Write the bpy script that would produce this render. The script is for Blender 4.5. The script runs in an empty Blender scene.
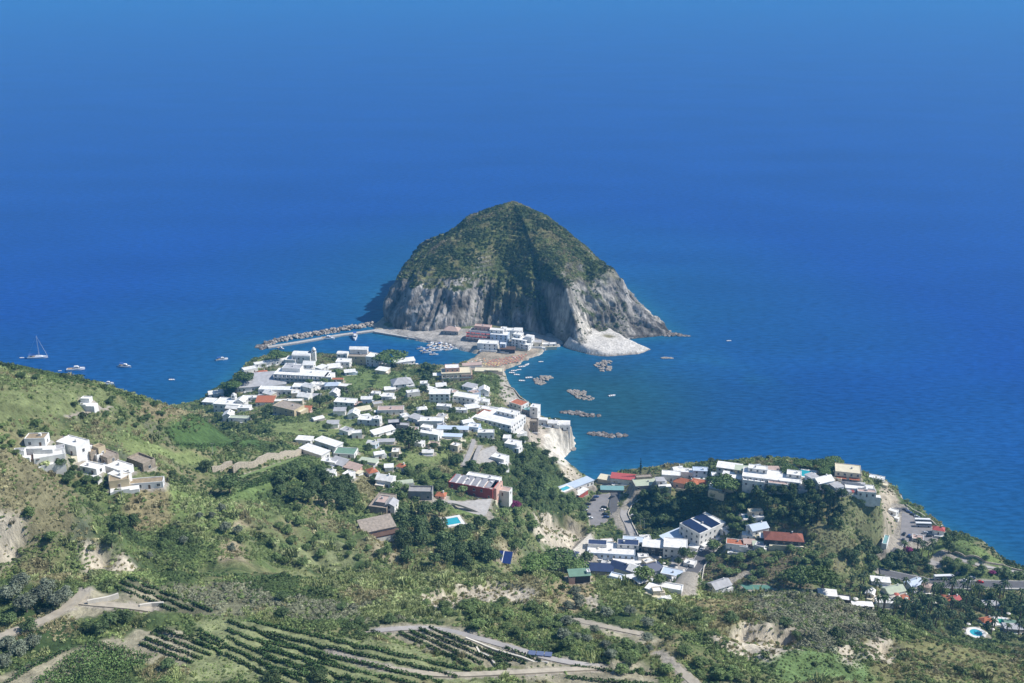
import bpy, math, random
import numpy as np
from mathutils import Vector, Matrix
rnd = random.Random(7); nr = np.random.RandomState(11)
C = bpy.context.scene.collection
scene = bpy.context.scene
R = math.radians
# ------------------------------------------------------------------ camera
CAMZ = 400.0; PITCH = R(20.05); F = 1100.0
cam = bpy.data.cameras.new('camera'); co = bpy.data.objects.new('camera', cam); C.objects.link(co)
co.location = (0, 0, CAMZ); co.rotation_euler = (R(90) - PITCH, 0, 0)
cam.sensor_width = 36; cam.lens = 36 * F / 1024; cam.clip_start = 1; cam.clip_end = 90000
scene.camera = co
# ------------------------------------------------------------------ light
EL = R(46); AZ = R(84)          # sun azimuth measured from +Y towards +X
w = bpy.data.worlds.new('World'); scene.world = w; w.use_nodes = True
nt = w.node_tree; bg = nt.nodes['Background']
sky = nt.nodes.new('ShaderNodeTexSky'); sky.sky_type = 'NISHITA'; sky.sun_disc = False
sky.sun_elevation = EL; sky.sun_rotation = AZ; sky.altitude = 100; sky.dust_density = 0.2; sky.ozone_density = 4.0
nt.links.new(sky.outputs[0], bg.inputs[0]); bg.inputs[1].default_value = 0.10
sl = bpy.data.lights.new('sun', 'SUN'); sl.energy = 4.3; sl.angle = R(0.5); sl.color = (1, 0.95, 0.88)
so = bpy.data.objects.new('sun', sl); C.objects.link(so)
sdir = Vector((math.sin(AZ) * math.cos(EL), math.cos(AZ) * math.cos(EL), math.sin(EL)))
so.rotation_euler = sdir.to_track_quat('Z', 'Y').to_euler()
so.location = (300, 500, 600)
scene.view_settings.view_transform = 'Standard'; scene.view_settings.look = 'None'
scene.view_settings.gamma = 1; scene.view_settings.exposure = 0.48
scene.view_settings.use_curve_mapping = False
scene.render.engine = 'CYCLES'
scene.cycles.max_bounces = 5; scene.cycles.diffuse_bounces = 2; scene.cycles.volume_bounces = 0
# ------------------------------------------------------------------ geometry of the view (a photo pixel and an elevation give a place)
SP, CP = math.sin(PITCH), math.cos(PITCH)
def ray(u, v):
    a = (np.asarray(u, float) - 512) / F; t = (np.asarray(v, float) - 341.5) / F
    return a, CP - t * SP, -SP - t * CP
def W(u, v, z=0.0):
    a, dy, dz = ray(u, v); k = (z - CAMZ) / dz
    return np.array([a * k, dy * k, z]) if np.ndim(u) == 0 else np.stack([a * k, dy * k, z + 0 * k], -1)
def depth(p): return p[1] * CP + (CAMZ - p[2]) * SP
def px(x, y, z):
    d = y * CP + (CAMZ - z) * SP
    return 512 + F * x / d, 341.5 + F * ((CAMZ - z) * CP - y * SP) / d
# ------------------------------------------------------------------ noise
def vnoise(x, y, seed=0):
    xi = np.floor(x).astype(np.int64); yi = np.floor(y).astype(np.int64); fx = x - xi; fy = y - yi
    fx = fx * fx * (3 - 2 * fx); fy = fy * fy * (3 - 2 * fy)
    def h(a, b):
        n = (a * 374761393 + b * 668265263 + seed * 974711) & 0x7fffffff
        n = ((n ^ (n >> 13)) * 1274126177) & 0x7fffffff
        n = (n ^ (n >> 16)) & 0xffff
        return n / 65535.0
    a = h(xi, yi); b = h(xi + 1, yi); c = h(xi, yi + 1); d = h(xi + 1, yi + 1)
    return (a * (1 - fx) + b * fx) * (1 - fy) + (c * (1 - fx) + d * fx) * fy
def fbm(x, y, L, oct=4, seed=0):
    s = 0; a = 1; t = 0
    for o in range(oct):
        s = s + a * (vnoise(x / L + 17.3 * o, y / L - 9.1 * o, seed + o) - .5) * 2; t += a; a *= .5; L = L / 2.03
    return s / t
def inpoly(x, y, P):
    P = np.asarray(P, float); r = np.zeros(np.shape(x), bool); n = len(P)
    for i in range(n):
        x1, y1 = P[i]; x2, y2 = P[(i + 1) % n]
        if y1 == y2: continue
        c = ((y1 > y) != (y2 > y)) & (x < (x2 - x1) * (y - y1) / (y2 - y1) + x1)
        r ^= c
    return r
def segdist(x, y, P, closed=True):
    P = np.asarray(P, float); n = len(P); best = np.full(np.shape(x), 1e9)
    for i in range(n if closed else n - 1):
        a = P[i]; b = P[(i + 1) % n]; d = b - a; L = d @ d
        if L == 0: continue
        t = np.clip(((x - a[0]) * d[0] + (y - a[1]) * d[1]) / L, 0, 1)
        best = np.minimum(best, np.hypot(x - a[0] - t * d[0], y - a[1] - t * d[1]))
    return best
# ------------------------------------------------------------------ object helpers
def link(o, parent=None):
    C.objects.link(o)
    if parent is not None: o.parent = parent
    return o
def tag(o, label=None, cat=None, group=None, kind=None):
    if label: o['label'] = label
    if cat: o['category'] = cat
    if group: o['group'] = group
    if kind: o['kind'] = kind
    return o
def thing(name, label, cat, loc, rz=0, group=None):
    o = bpy.data.objects.new(name, None); o.empty_display_size = .5
    link(o); o.location = loc; o.rotation_euler = (0, 0, rz)
    return tag(o, label, cat, group)
class MB:
    def __init__(s): s.v = []; s.f = []; s.m = []
    def add(s, vs, fs, m=0):
        n = len(s.v); s.v += [tuple(map(float, q)) for q in vs]; s.f += [tuple(i + n for i in f) for f in fs]; s.m += [m] * len(fs); return s
    def box(s, x0, x1, y0, y1, z0, z1, m=0, top=None):
        t = top or 0
        vs = [(x0, y0, z0), (x1, y0, z0), (x1, y1, z0), (x0, y1, z0), (x0 + t, y0 + t, z1), (x1 - t, y0 + t, z1), (x1 - t, y1 - t, z1), (x0 + t, y1 - t, z1)]
        return s.add(vs, [(0, 3, 2, 1), (4, 5, 6, 7), (0, 1, 5, 4), (1, 2, 6, 5), (2, 3, 7, 6), (3, 0, 4, 7)], m)
    def tube(s, a, b, r0, r1=None, n=7, m=0, cap=True):
        a = Vector(a); b = Vector(b); r1 = r0 if r1 is None else r1
        q = (b - a).to_track_quat('Z', 'Y'); vs = []
        for c, r in ((a, r0), (b, r1)):
            for i in range(n):
                t = 2 * math.pi * i / n; vs.append(c + q @ Vector((math.cos(t) * r, math.sin(t) * r, 0)))
        fs = [(i, (i + 1) % n, n + (i + 1) % n, n + i) for i in range(n)]
        if cap: fs += [tuple(range(n))[::-1], tuple(range(n, 2 * n))]
        return s.add(vs, fs, m)
    def lathe(s, prof, n=12, m=0, c=(0, 0)):
        vs = []; fs = []
        for (r, z) in prof:
            for i in range(n):
                t = 2 * math.pi * i / n; vs.append((c[0] + r * math.cos(t), c[1] + r * math.sin(t), z))
        for k in range(len(prof) - 1):
            for i in range(n): fs.append((k * n + i, k * n + (i + 1) % n, (k + 1) * n + (i + 1) % n, (k + 1) * n + i))
        return s.add(vs, fs, m)
    def mesh(s, name, mats, smooth=False):
        me = bpy.data.meshes.new(name); me.from_pydata(s.v, [], s.f)
        for q in (mats if isinstance(mats, (list, tuple)) else [mats]): me.materials.append(q)
        if len(set(s.m)) > 1: me.polygons.foreach_set('material_index', s.m)
        if smooth: me.polygons.foreach_set('use_smooth', [True] * len(s.f))
        me.update(); return me
    def build(s, name, mats, parent=None, smooth=False):
        return link(bpy.data.objects.new(name, s.mesh(name, mats, smooth)), parent)
def bigmesh(name, V, Q, mat, smooth=True, col=None):
    me = bpy.data.meshes.new(name); V = np.asarray(V, np.float32); Q = np.asarray(Q, np.int32); k = Q.shape[1]
    me.vertices.add(len(V)); me.vertices.foreach_set('co', V.ravel())
    me.loops.add(Q.size); me.loops.foreach_set('vertex_index', Q.ravel())
    me.polygons.add(len(Q)); me.polygons.foreach_set('loop_start', np.arange(len(Q), dtype=np.int32) * k)
    me.polygons.foreach_set('loop_total', np.full(len(Q), k, np.int32))
    me.update(calc_edges=True); me.polygons.foreach_set('use_smooth', np.full(len(Q), smooth))
    if col is not None:
        a = me.color_attributes.new('Col', 'FLOAT_COLOR', 'POINT')
        c = np.ones((len(V), 4), np.float32); c[:, :3] = col; a.data.foreach_set('color', c.ravel())
    me.materials.append(mat); me.validate(); return me
# ------------------------------------------------------------------ materials
MATS = {}
def mat(name, col, rough=.85, var=.18, scale=.5, bump=0, spec=.3, metal=0, emis=None, trans=0):
    if name in MATS: return MATS[name]
    m = bpy.data.materials.new(name); m.use_nodes = True; n = m.node_tree; b = n.nodes['Principled BSDF']
    b.inputs['Roughness'].default_value = rough; b.inputs['Specular IOR Level'].default_value = spec; b.inputs['Metallic'].default_value = metal
    if var:
        tc = n.nodes.new('ShaderNodeTexCoord'); no = n.nodes.new('ShaderNodeTexNoise'); no.inputs['Scale'].default_value = scale; no.inputs['Detail'].default_value = 5
        n.links.new(tc.outputs['Object'], no.inputs['Vector'])
        r = n.nodes.new('ShaderNodeValToRGB'); r.color_ramp.elements[0].position = .3; r.color_ramp.elements[1].position = .7
        r.color_ramp.elements[0].color = tuple(c * (1 - var) for c in col) + (1,); r.color_ramp.elements[1].color = tuple(min(1, c * (1 + var * .6)) for c in col) + (1,)
        n.links.new(no.outputs['Fac'], r.inputs[0]); n.links.new(r.outputs[0], b.inputs['Base Color'])
        if bump:
            bp = n.nodes.new('ShaderNodeBump'); bp.inputs['Strength'].default_value = bump; bp.inputs['Distance'].default_value = .3
            n.links.new(no.outputs['Fac'], bp.inputs['Height']); n.links.new(bp.outputs[0], b.inputs['Normal'])
    else: b.inputs['Base Color'].default_value = tuple(col) + (1,)
    MATS[name] = m; return m
def ground_mat(name, rocky=0, lo=.6, hi=1.35, fs=.45):
    m = bpy.data.materials.new(name); m.use_nodes = True; n = m.node_tree; L = n.links; b = n.nodes['Principled BSDF']
    b.inputs['Roughness'].default_value = .95; b.inputs['Specular IOR Level'].default_value = .1
    at = n.nodes.new('ShaderNodeAttribute'); at.attribute_name = 'Col'
    ge = n.nodes.new('ShaderNodeNewGeometry')
    mp = n.nodes.new('ShaderNodeMapping'); mp.inputs['Scale'].default_value = (1, 1, .35); L.new(ge.outputs['Position'], mp.inputs[0])
    n1 = n.nodes.new('ShaderNodeTexNoise'); n1.inputs['Scale'].default_value = fs; n1.inputs['Detail'].default_value = 8; n1.inputs['Roughness'].default_value = .65
    L.new(mp.outputs[0], n1.inputs['Vector'])
    mr = n.nodes.new('ShaderNodeMapRange'); mr.inputs[1].default_value = .3; mr.inputs[2].default_value = .7; mr.inputs[3].default_value = lo; mr.inputs[4].default_value = hi
    L.new(n1.outputs['Fac'], mr.inputs[0])
    mu = n.nodes.new('ShaderNodeVectorMath'); mu.operation = 'SCALE'; L.new(at.outputs['Color'], mu.inputs[0]); L.new(mr.outputs[0], mu.inputs['Scale'])
    L.new(mu.outputs[0], b.inputs['Base Color'])
    bp = n.nodes.new('ShaderNodeBump'); bp.inputs['Strength'].default_value = .9; bp.inputs['Distance'].default_value = 1.2 + rocky
    L.new(n1.outputs['Fac'], bp.inputs['Height']); L.new(bp.outputs[0], b.inputs['Normal'])
    return m
def leaf_mat(name, col, inst=False):
    m = bpy.data.materials.new(name); m.use_nodes = True; n = m.node_tree; L = n.links; b = n.nodes['Principled BSDF']
    b.inputs['Roughness'].default_value = .6; b.inputs['Specular IOR Level'].default_value = .25
    ge = n.nodes.new('ShaderNodeNewGeometry'); no = n.nodes.new('ShaderNodeTexNoise'); no.inputs['Scale'].default_value = .9; no.inputs['Detail'].default_value = 3
    L.new(ge.outputs['Position'], no.inputs['Vector'])
    mr = n.nodes.new('ShaderNodeMapRange'); mr.inputs[1].default_value = .3; mr.inputs[2].default_value = .7; mr.inputs[3].default_value = .6; mr.inputs[4].default_value = 1.45
    L.new(no.outputs['Fac'], mr.inputs[0])
    oi = n.nodes.new('ShaderNodeObjectInfo'); m2 = n.nodes.new('ShaderNodeMapRange'); m2.inputs[3].default_value = .75; m2.inputs[4].default_value = 1.3; L.new(oi.outputs['Random'], m2.inputs[0])
    k = n.nodes.new('ShaderNodeMath'); k.operation = 'MULTIPLY'; L.new(mr.outputs[0], k.inputs[0]); L.new(m2.outputs[0], k.inputs[1])
    mu = n.nodes.new('ShaderNodeVectorMath'); mu.operation = 'SCALE'; L.new(k.outputs[0], mu.inputs['Scale'])
    if inst:
        at = n.nodes.new('ShaderNodeAttribute'); at.attribute_type = 'INSTANCER'; at.attribute_name = 'tint'; L.new(at.outputs['Vector'], mu.inputs[0])
    else: mu.inputs[0].default_value = col
    L.new(mu.outputs[0], b.inputs['Base Color'])
    return m
# ------------------------------------------------------------------ coast and relief (pixel of the photo + elevation)
coast_px = [(-420, 470), (-200, 445), (50, 430), (150, 424), (196, 410), (206, 398), (222, 392), (236, 378), (246, 367), (262, 359), (285, 354), (330, 357), (352, 360),
 (375, 366), (400, 371), (425, 371), (450, 371), (462, 365), (474, 359), (479, 354), (462, 351), (440, 344), (410, 339), (378, 332), (370, 327),
 (390, 314), (470, 312), (560, 316), (568, 334), (560, 346), (545, 350), (536, 356), (520, 361), (508, 369), (503, 378), (512, 390), (516, 403), (527, 409), (540, 420), (548, 430),
 (560, 434), (571, 436), (573, 448), (562, 458), (566, 466), (576, 474), (592, 481), (606, 480), (622, 474), (640, 474), (655, 474), (700, 477), (760, 480), (820, 481), (862, 482), (884, 487), (896, 496), (904, 506),
 (920, 513), (938, 527), (952, 538), (968, 542), (985, 551), (1004, 568), (1030, 577), (1120, 592), (1300, 620)]
COAST = [tuple(W(u, v, 0)[:2]) for u, v in coast_px] + [(900, 300), (900, -100), (-900, -100), (-900, 700)]
ctrl = [
 # foreground terraces
 (-120,683,200),(0,683,195),(150,683,192),(300,683,188),(450,683,182),(600,683,172),(750,683,165),(900,683,158),(1024,683,150),(1150,683,145),
 (0,640,190),(150,640,186),(300,640,180),(450,640,172),(600,640,164),(750,640,156),(880,650,146),(1000,668,146),
 (0,600,187),(100,605,184),(200,600,177),(350,600,166),(500,600,155),(600,600,151),(700,608,147),(780,610,142),(850,625,140),
 (0,580,186),(60,576,184),(120,573,180),(200,575,172),(300,574,162),(400,573,154),(500,571,147),(560,573,144),(600,576,144),(650,583,142),(700,592,139),(745,597,136),(790,592,134),(820,592,131),(850,602,128),(900,622,124),(950,642,117),(1010,652,114),(1090,660,112),
 # left hump and ridge
 (0,445,206),(-60,430,212),(30,460,197),(60,482,189),(85,505,180),(60,520,178),(0,520,187),(30,550,172),(80,545,168),(110,555,164),(0,560,172),
 (-80,392,206),(0,393,198),(50,389,188),(75,394,183),(100,398,176),(150,406,163),(200,416,138),(235,434,108),
 (0,420,189),(60,415,180),(60,430,177),(100,430,171),(150,430,155),(180,450,143),(200,440,135),(75,452,172),(110,470,164),(150,485,157),(40,455,177),(120,500,160),
 (150,520,153),(200,500,143),(200,540,147),(250,560,139),(250,520,135),(180,560,150),(130,540,156),
 (220,480,130),(235,470,127),(270,462,121),(300,455,108),(260,480,127),(300,500,117),(330,540,116),(350,520,106),(400,540,99),(430,566,100),(300,560,125),(350,560,112),(290,480,120),
 (240,450,108),(255,440,92),(250,430,72),(235,420,46),(262,425,66),
 # town peninsula
 (300,440,84),(310,457,93),(340,470,99),(360,490,98),(400,480,91),(400,450,79),(400,420,61),(400,400,46),(400,386,31),(380,372,12),(430,366,10),(350,376,20),(290,386,20),(250,388,14),(225,398,10),(235,410,24),(330,362,9),(300,366,10),(310,420,56),(345,430,66),(280,405,38),(330,400,34),
 (270,372,9),(365,362,7),(345,365,7),(440,372,15),(440,385,30),(460,380,28),(490,374,28),(503,384,24),(480,402,42),(505,400,27),(440,402,46),(440,430,64),(470,440,66),(500,430,54),(520,430,42),(516,410,20),(532,418,20),(545,432,22),(560,430,25),(560,445,14),(500,450,62),(520,450,52),
 (540,460,32),(555,470,18),(520,475,52),(540,490,38),(500,475,66),(480,493,76),(440,490,86),(450,520,90),(500,520,76),(540,515,44),(530,545,66),(490,550,84),(450,545,95),(560,500,24),(572,510,12),(562,525,22),(560,545,26),(575,545,14),
 (380,515,101),(378,533,103),(420,500,92),
 (500,381,27),(506,391,24),(494,384,31),
 # isthmus
 (490,350,2.6),(520,347,3),(420,335,2.5),(400,332,2.3),(470,342,3),(505,343,4),(480,364,2.6),(495,363,2.2),(455,348,2.6),(540,346,2.4),(520,358,1.2),(530,340,4),(480,330,4),
 # cove and headland
 (590,490,4),(585,505,5),(600,520,6),(578,478,3),(608,482,3),(625,480,4),(615,500,7),(622,525,10),(600,550,10),(620,565,12),(650,560,13),(650,540,14),(690,560,16),(690,585,17),(720,545,19),(660,575,14),(570,560,12),(590,570,12),
 (645,483,12),(640,496,10),(665,475,30),(690,482,38),(720,490,40),(700,495,22),(720,505,30),(672,500,12),(660,515,11),(690,530,18),(640,525,11),(730,473,42),(765,478,47),(800,476,50),(850,474,51),(872,476,49),(760,500,40),(800,500,44),(840,500,47),(878,488,44),
 (780,520,37),(740,520,30),(735,545,24),(780,540,30),(790,560,28),(840,530,37),(870,515,36),(884,510,24),(886,525,14),(872,545,16),(860,560,20),(895,520,7),(905,515,6),(925,527,6.5),(900,545,8),(880,558,11),(935,535,7),(950,555,13),(965,545,22),(985,560,17),(1000,572,10),(1000,585,11),(950,580,11),(1040,590,10),(915,570,12),
 (840,585,23),(880,590,20),(920,600,17),(960,620,19),(1000,635,20),(900,605,18),(800,580,27),(740,580,23),(720,590,20),(1024,620,18),(770,585,25),(1060,640,22)]
hid = []   # (photo column, y, z) of ground hidden behind nearer ridges
hid += [(-40, 432, 198), (0, 428, 191), (30, 431, 183), (60, 430, 173), (90, 426, 163), (60, 445, 168), (20, 450, 176)]
for u, z0 in ((550, 0), (600, 0), (660, 0), (720, 0), (780, 0), (840, 0)): hid += [(u, 450, 103), (u, 490, 80), (u, 530, 52), (u, 575, 24)]
hid += [(900, 445, 88), (900, 490, 58), (960, 440, 82), (960, 480, 52), (1030, 440, 78), (1030, 480, 48), (450, 432, 118), (350, 432, 122), (500, 440, 112), (300, 412, 138), (500, 470, 98), (0, 370, 168), (60, 368, 164), (110, 368, 162), (160, 392, 152), (200, 400, 150),
 (0, 560, 180), (0, 640, 120), (0, 760, 50), (60, 620, 130), (60, 720, 60), (120, 640, 100), (120, 740, 45), (-100, 620, 130), (-100, 760, 50), (170, 680, 75), (170, 760, 40), (210, 740, 45)]
P = [W(u, v, z) for u, v, z in ctrl]
for u, y, z in hid: P.append(np.array([(u - 512) / F * (y * CP + (CAMZ - z) * SP), y, z]))
P += [np.array(q, float) for q in [(-500, 150, 235), (0, 180, 215), (400, 180, 190), (-500, 400, 230), (-420, 550, 200), (600, 330, 110), (600, 500, 20)]]
P = np.array(P)
CC = 9.0
def kern(r): return np.sqrt(r * r + CC * CC)
D = np.hypot(P[:, None, 0] - P[None, :, 0], P[:, None, 1] - P[None, :, 1])
n_ = len(P); A = np.zeros((n_ + 1, n_ + 1)); A[:n_, :n_] = kern(D) - np.eye(n_) * 2.0; A[:n_, n_] = 1; A[n_, :n_] = 1
WT = np.linalg.solve(A, np.r_[P[:, 2], 0])
ST = 1.6
XS = np.arange(-600, 660, ST); YS = np.arange(200, 1200, ST)
GX, GY = np.meshgrid(XS, YS)
HB = np.full(GX.shape, WT[n_])
for i in range(n_): HB += WT[i] * kern(np.hypot(GX - P[i, 0], GY - P[i, 1]))
wx = GX + 5 * fbm(GX, GY, 22, 3, 31); wy = GY + 5 * fbm(GX, GY, 22, 3, 47)
wx += 1.6 * fbm(GX, GY, 5, 2, 3); wy += 1.6 * fbm(GX, GY, 5, 2, 5)
INS = inpoly(wx, wy, COAST); DC = segdist(wx, wy, COAST); SD = np.where(INS, DC, -DC)
town = np.clip((GY - 560) / 60, 0, 1) * np.clip(1 - np.abs(HB - 60) / 400, 0, 1)
amp = 1.0 - .72 * town
fore = GY < 440
HB = HB + amp * (2.2 * fbm(GX, GY, 34, 4, 2) + 1.1 * fbm(GX, GY, 9, 3, 9))
HB = HB + np.clip((455 - GY) / 30, 0, 1) * (1.5 * np.abs(fbm(GX, GY, 15, 2, 61)) * 2 - .6)
_t = np.clip((400 - GY) / 20, 0, 1) * np.clip((95 - GX) / 30, 0, 1) * np.clip(.55 + 1.2 * fbm(GX, GY, 45, 2, 62), 0, 1); _q = HB / 2.6 + .35 * fbm(GX, GY, 18, 2, 63); _f = _q - np.floor(_q)
HB = HB + _t * 2.6 * (np.clip((_f - .5) * 5 + .5, 0, 1) - _f) * .9
HB = HB + 5.0 * np.clip(1 - np.abs(GY - 480) / 75, 0, 1) ** .5 * np.clip((60 - GX) / 40, 0, 1) * np.clip((GX + 200) / 60, 0, 1) * (1 - 2.4 * np.abs(fbm(GX + .8 * GY, .35 * GY - .3 * GX, 34, 3, 64)))
# gullied slopes in the wild part
HB = HB - amp * 2.0 * np.clip(1 - np.abs(fbm(GX + .4 * GY, GY * .5, 26, 3, 21)) * 5, 0, 1) * (np.abs(GY - 470) < 70)
slopek = 2.1 + .9 * fbm(GX, GY, 60, 2, 55)
isth = np.exp(-((GX + 20) ** 2 / 90 ** 2 + (GY - 1050) ** 2 / 60 ** 2))
prof = np.where(SD > 0, .5 + SD * slopek, SD * .35)
def smin(a, b, k): h = np.clip(.5 + .5 * (b - a) / k, 0, 1); return b * (1 - h) + a * h - k * h * (1 - h)
H0 = np.maximum(HB, 1.6)
H = np.where(SD > -1, smin(H0, prof, 2.0), prof); H = np.maximum(H, -9)
def samp(G, x, y):
    fx = np.clip((np.asarray(x) - XS[0]) / ST, 0, len(XS) - 1.001); fy = np.clip((np.asarray(y) - YS[0]) / ST, 0, len(YS) - 1.001)
    i = fx.astype(int); j = fy.astype(int); a = fx - i; b = fy - j
    return (G[j, i] * (1 - a) + G[j, i + 1] * a) * (1 - b) + (G[j + 1, i] * (1 - a) + G[j + 1, i + 1] * a) * b
def gz(x, y): return samp(H, x, y)
YM = np.arange(205.0, 1185, .7)
def hit(u, v):
    """ground point seen at photo pixel (arrays allowed): follows the view ray down to the relief"""
    out = []
    for uu, vv in zip(np.atleast_1d(u), np.atleast_1d(v)):
        a, dy, dz = ray(float(uu), float(vv)); k = YM / dy; x = a * k; z = CAMZ + dz * k; h = np.maximum(samp(H, x, YM), 0); i = int(np.argmax(z <= h)) if (z <= h).any() else len(YM) - 1
        out.append((x[i], YM[i], h[i]))
    return np.array(out)
def G(u, v): return hit(u, v)[0]
def Gp(pts): return hit([p[0] for p in pts], [p[1] for p in pts])

def scarp(pts, h, reach=30, keep=10):
    P3 = Gp(pts); A = P3[:, :2]; xs = A[:, 0]; o = np.argsort(xs); yl = np.interp(GX + 2.5 * n9, xs[o], A[o, 1]); lo, hi = xs.min(), xs.max()
    endf = np.clip(np.minimum(GX - lo, hi - GX) / 10, 0, 1); fr = yl - GY + 1.8 * fbm(GX, GY, 5, 2, 13)
    k = np.clip(fr / 3.0, 0, 1); k = k * k * (3 - 2 * k); f2 = 1 - np.clip((fr - keep) / reach, 0, 1); H[:] = H - h * k * f2 * endf * (.75 + .5 * n9)
n9 = fbm(GX, GY, 8, 3, 77)
for pts, h in (([(-20, 530), (20, 524), (50, 536)], 11), ([(80, 546), (105, 542), (132, 548)], 9), ([(420, 597), (450, 586), (500, 580), (534, 588)], 5), ([(536, 512), (560, 512), (592, 526)], 12),
               ([(716, 630), (760, 624), (808, 630)], 8), ([(862, 644), (898, 638)], 7), ([(220, 548), (250, 540)], 5), ([(840, 646), (860, 644)], 5), ([(376, 526), (395, 530)], 5), ([(230, 462), (270, 456), (304, 449)], 4)):
    scarp(pts, h, 22, 5)
# ------------------------------------------------------------------ levelled ground under buildings, pools and roads
NOGO = np.zeros(H.shape, bool)
H1 = H.copy()
def levelpad(x, y, z, r, soft=4.0, keep=True):
    d = np.hypot(GX - x, GY - y); k = np.clip(1 - (d - r) / soft, 0, 1); k = k * k * (3 - 2 * k)
    k = np.where(SD > 1.0, k, 0); H1[:] = H1 * (1 - k) + z * k
    if keep: NOGO[:] |= d < r + .6
def levelbox(x, y, z, w_, d_, rz, soft=3.5, m=.4):
    c, s = math.cos(rz), math.sin(rz); lx = (GX - x) * c + (GY - y) * s; ly = -(GX - x) * s + (GY - y) * c
    d = np.maximum(np.abs(lx) - w_ / 2 - m, np.abs(ly) - d_ / 2 - m); k = np.clip(1 - d / soft, 0, 1); k = k * k * (3 - 2 * k)
    k = np.where(SD > .8, k, 0); H1[:] = H1 * (1 - k) + z * k; NOGO[:] |= d < .9
def resample(P3, step):
    out = [np.array(P3[0], float)]
    for a, b in zip(P3[:-1], P3[1:]):
        a = np.array(a, float); b = np.array(b, float); L = np.hypot(*(b - a)[:2]); n = max(1, int(L / step))
        out += [a + (b - a) * (i + 1) / n for i in range(n)]
    return out
def smooth_line(P3, k=2):
    Q = [np.array(p, float) for p in P3]
    for _ in range(k):
        Q = [Q[0]] + [(Q[i - 1] + 2 * Q[i] + Q[i + 1]) / 4 for i in range(1, len(Q) - 1)] + [Q[-1]]
    return Q
def levelroad(P3, w_):
    for p in P3: levelpad(p[0], p[1], p[2], w_ / 2 + .6, 3.0)
ROADS = []   # (name, px points, width, material, label or None)
def road(name, pts, w_, m, mark=False):
    P3 = smooth_line(resample(Gp(pts), 3.0), 6); levelroad(P3, w_); ROADS.append((name, P3, w_, m, mark))
asphalt = mat('asphalt', (.11, .11, .115), .9, .15, .4); lightroad = mat('pale_paving', (.36, .34, .32), .9, .15, .3); dirt = mat('dirt_track', (.38, .34, .27), .95, .2, .4)
concrete = mat('concrete', (.45, .43, .4), .9, .2, .5)
road('road', [(606, 487), (617, 494), (612, 505), (616, 516), (622, 528), (634, 537)], 6, asphalt)
road('road', [(634, 537), (628, 524), (622, 514), (630, 500), (640, 490)], 5, lightroad)
road('road', [(716, 540), (706, 550), (700, 562), (690, 575), (684, 590)], 9, asphalt, True)
road('path', [(706, 592), (722, 588), (735, 578), (752, 572)], 3, lightroad)
road('road', [(900, 508), (905, 516), (908, 527), (902, 538), (892, 548), (884, 556)], 11, asphalt, True)
road('road', [(930, 540), (918, 546), (905, 548)], 7, asphalt)
road('road', [(880, 572), (915, 580), (945, 585), (985, 585), (1040, 585), (1090, 588)], 9, asphalt, True)
road('road', [(934, 566), (936, 556), (945, 553)], 6, lightroad)
road('path', [(950, 556), (965, 562), (985, 567), (1000, 569), (1020, 573)], 3.2, lightroad)
road('path', [(240, 478), (262, 470), (285, 462), (303, 456)], 3.0, mat('lawn_track', (.16, .22, .08), .95))
road('path', [(436, 505), (450, 500), (470, 507), (488, 514), (492, 520)], 3.5, lightroad)
road('path', [(463, 466), (470, 452), (474, 440)], 3, lightroad)
road('path', [(473, 466), (477, 452), (480, 446)], 2.6, lightroad)
road('track', [(-10, 642), (20, 630), (45, 622), (66, 613), (78, 602), (84, 592)], 3.6, dirt)
road('track', [(78, 604), (100, 606), (130, 606), (152, 610)], 3, dirt)
road('track', [(372, 632), (400, 628), (440, 629), (480, 640), (515, 649), (560, 663), (600, 667)], 2.4, lightroad)
road('track', [(560, 617), (600, 626), (640, 634)], 2.2, dirt)
road('track', [(330, 652), (380, 668), (440, 676), (520, 673), (600, 668)], 2.2, dirt)
road('track', [(660, 655), (680, 670), (700, 690)], 3, dirt)
road('path', [(70, 417 + 0), (90, 412), (110, 408)], 1.6, dirt)
# ------------------------------------------------------------------ footprints: every building is sited on the relief before the ground is cut
SITES = []
def site(u, v, w_, d_, rot, zoff=0):
    p = G(u, v); s = depth(p) / F; rz = R(rot); z = p[2] + zoff
    SITES.append(1); levelbox(p[0], p[1], z, w_ * s, d_ * s, rz)
    return (p[0], p[1], z), s, rz
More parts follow.
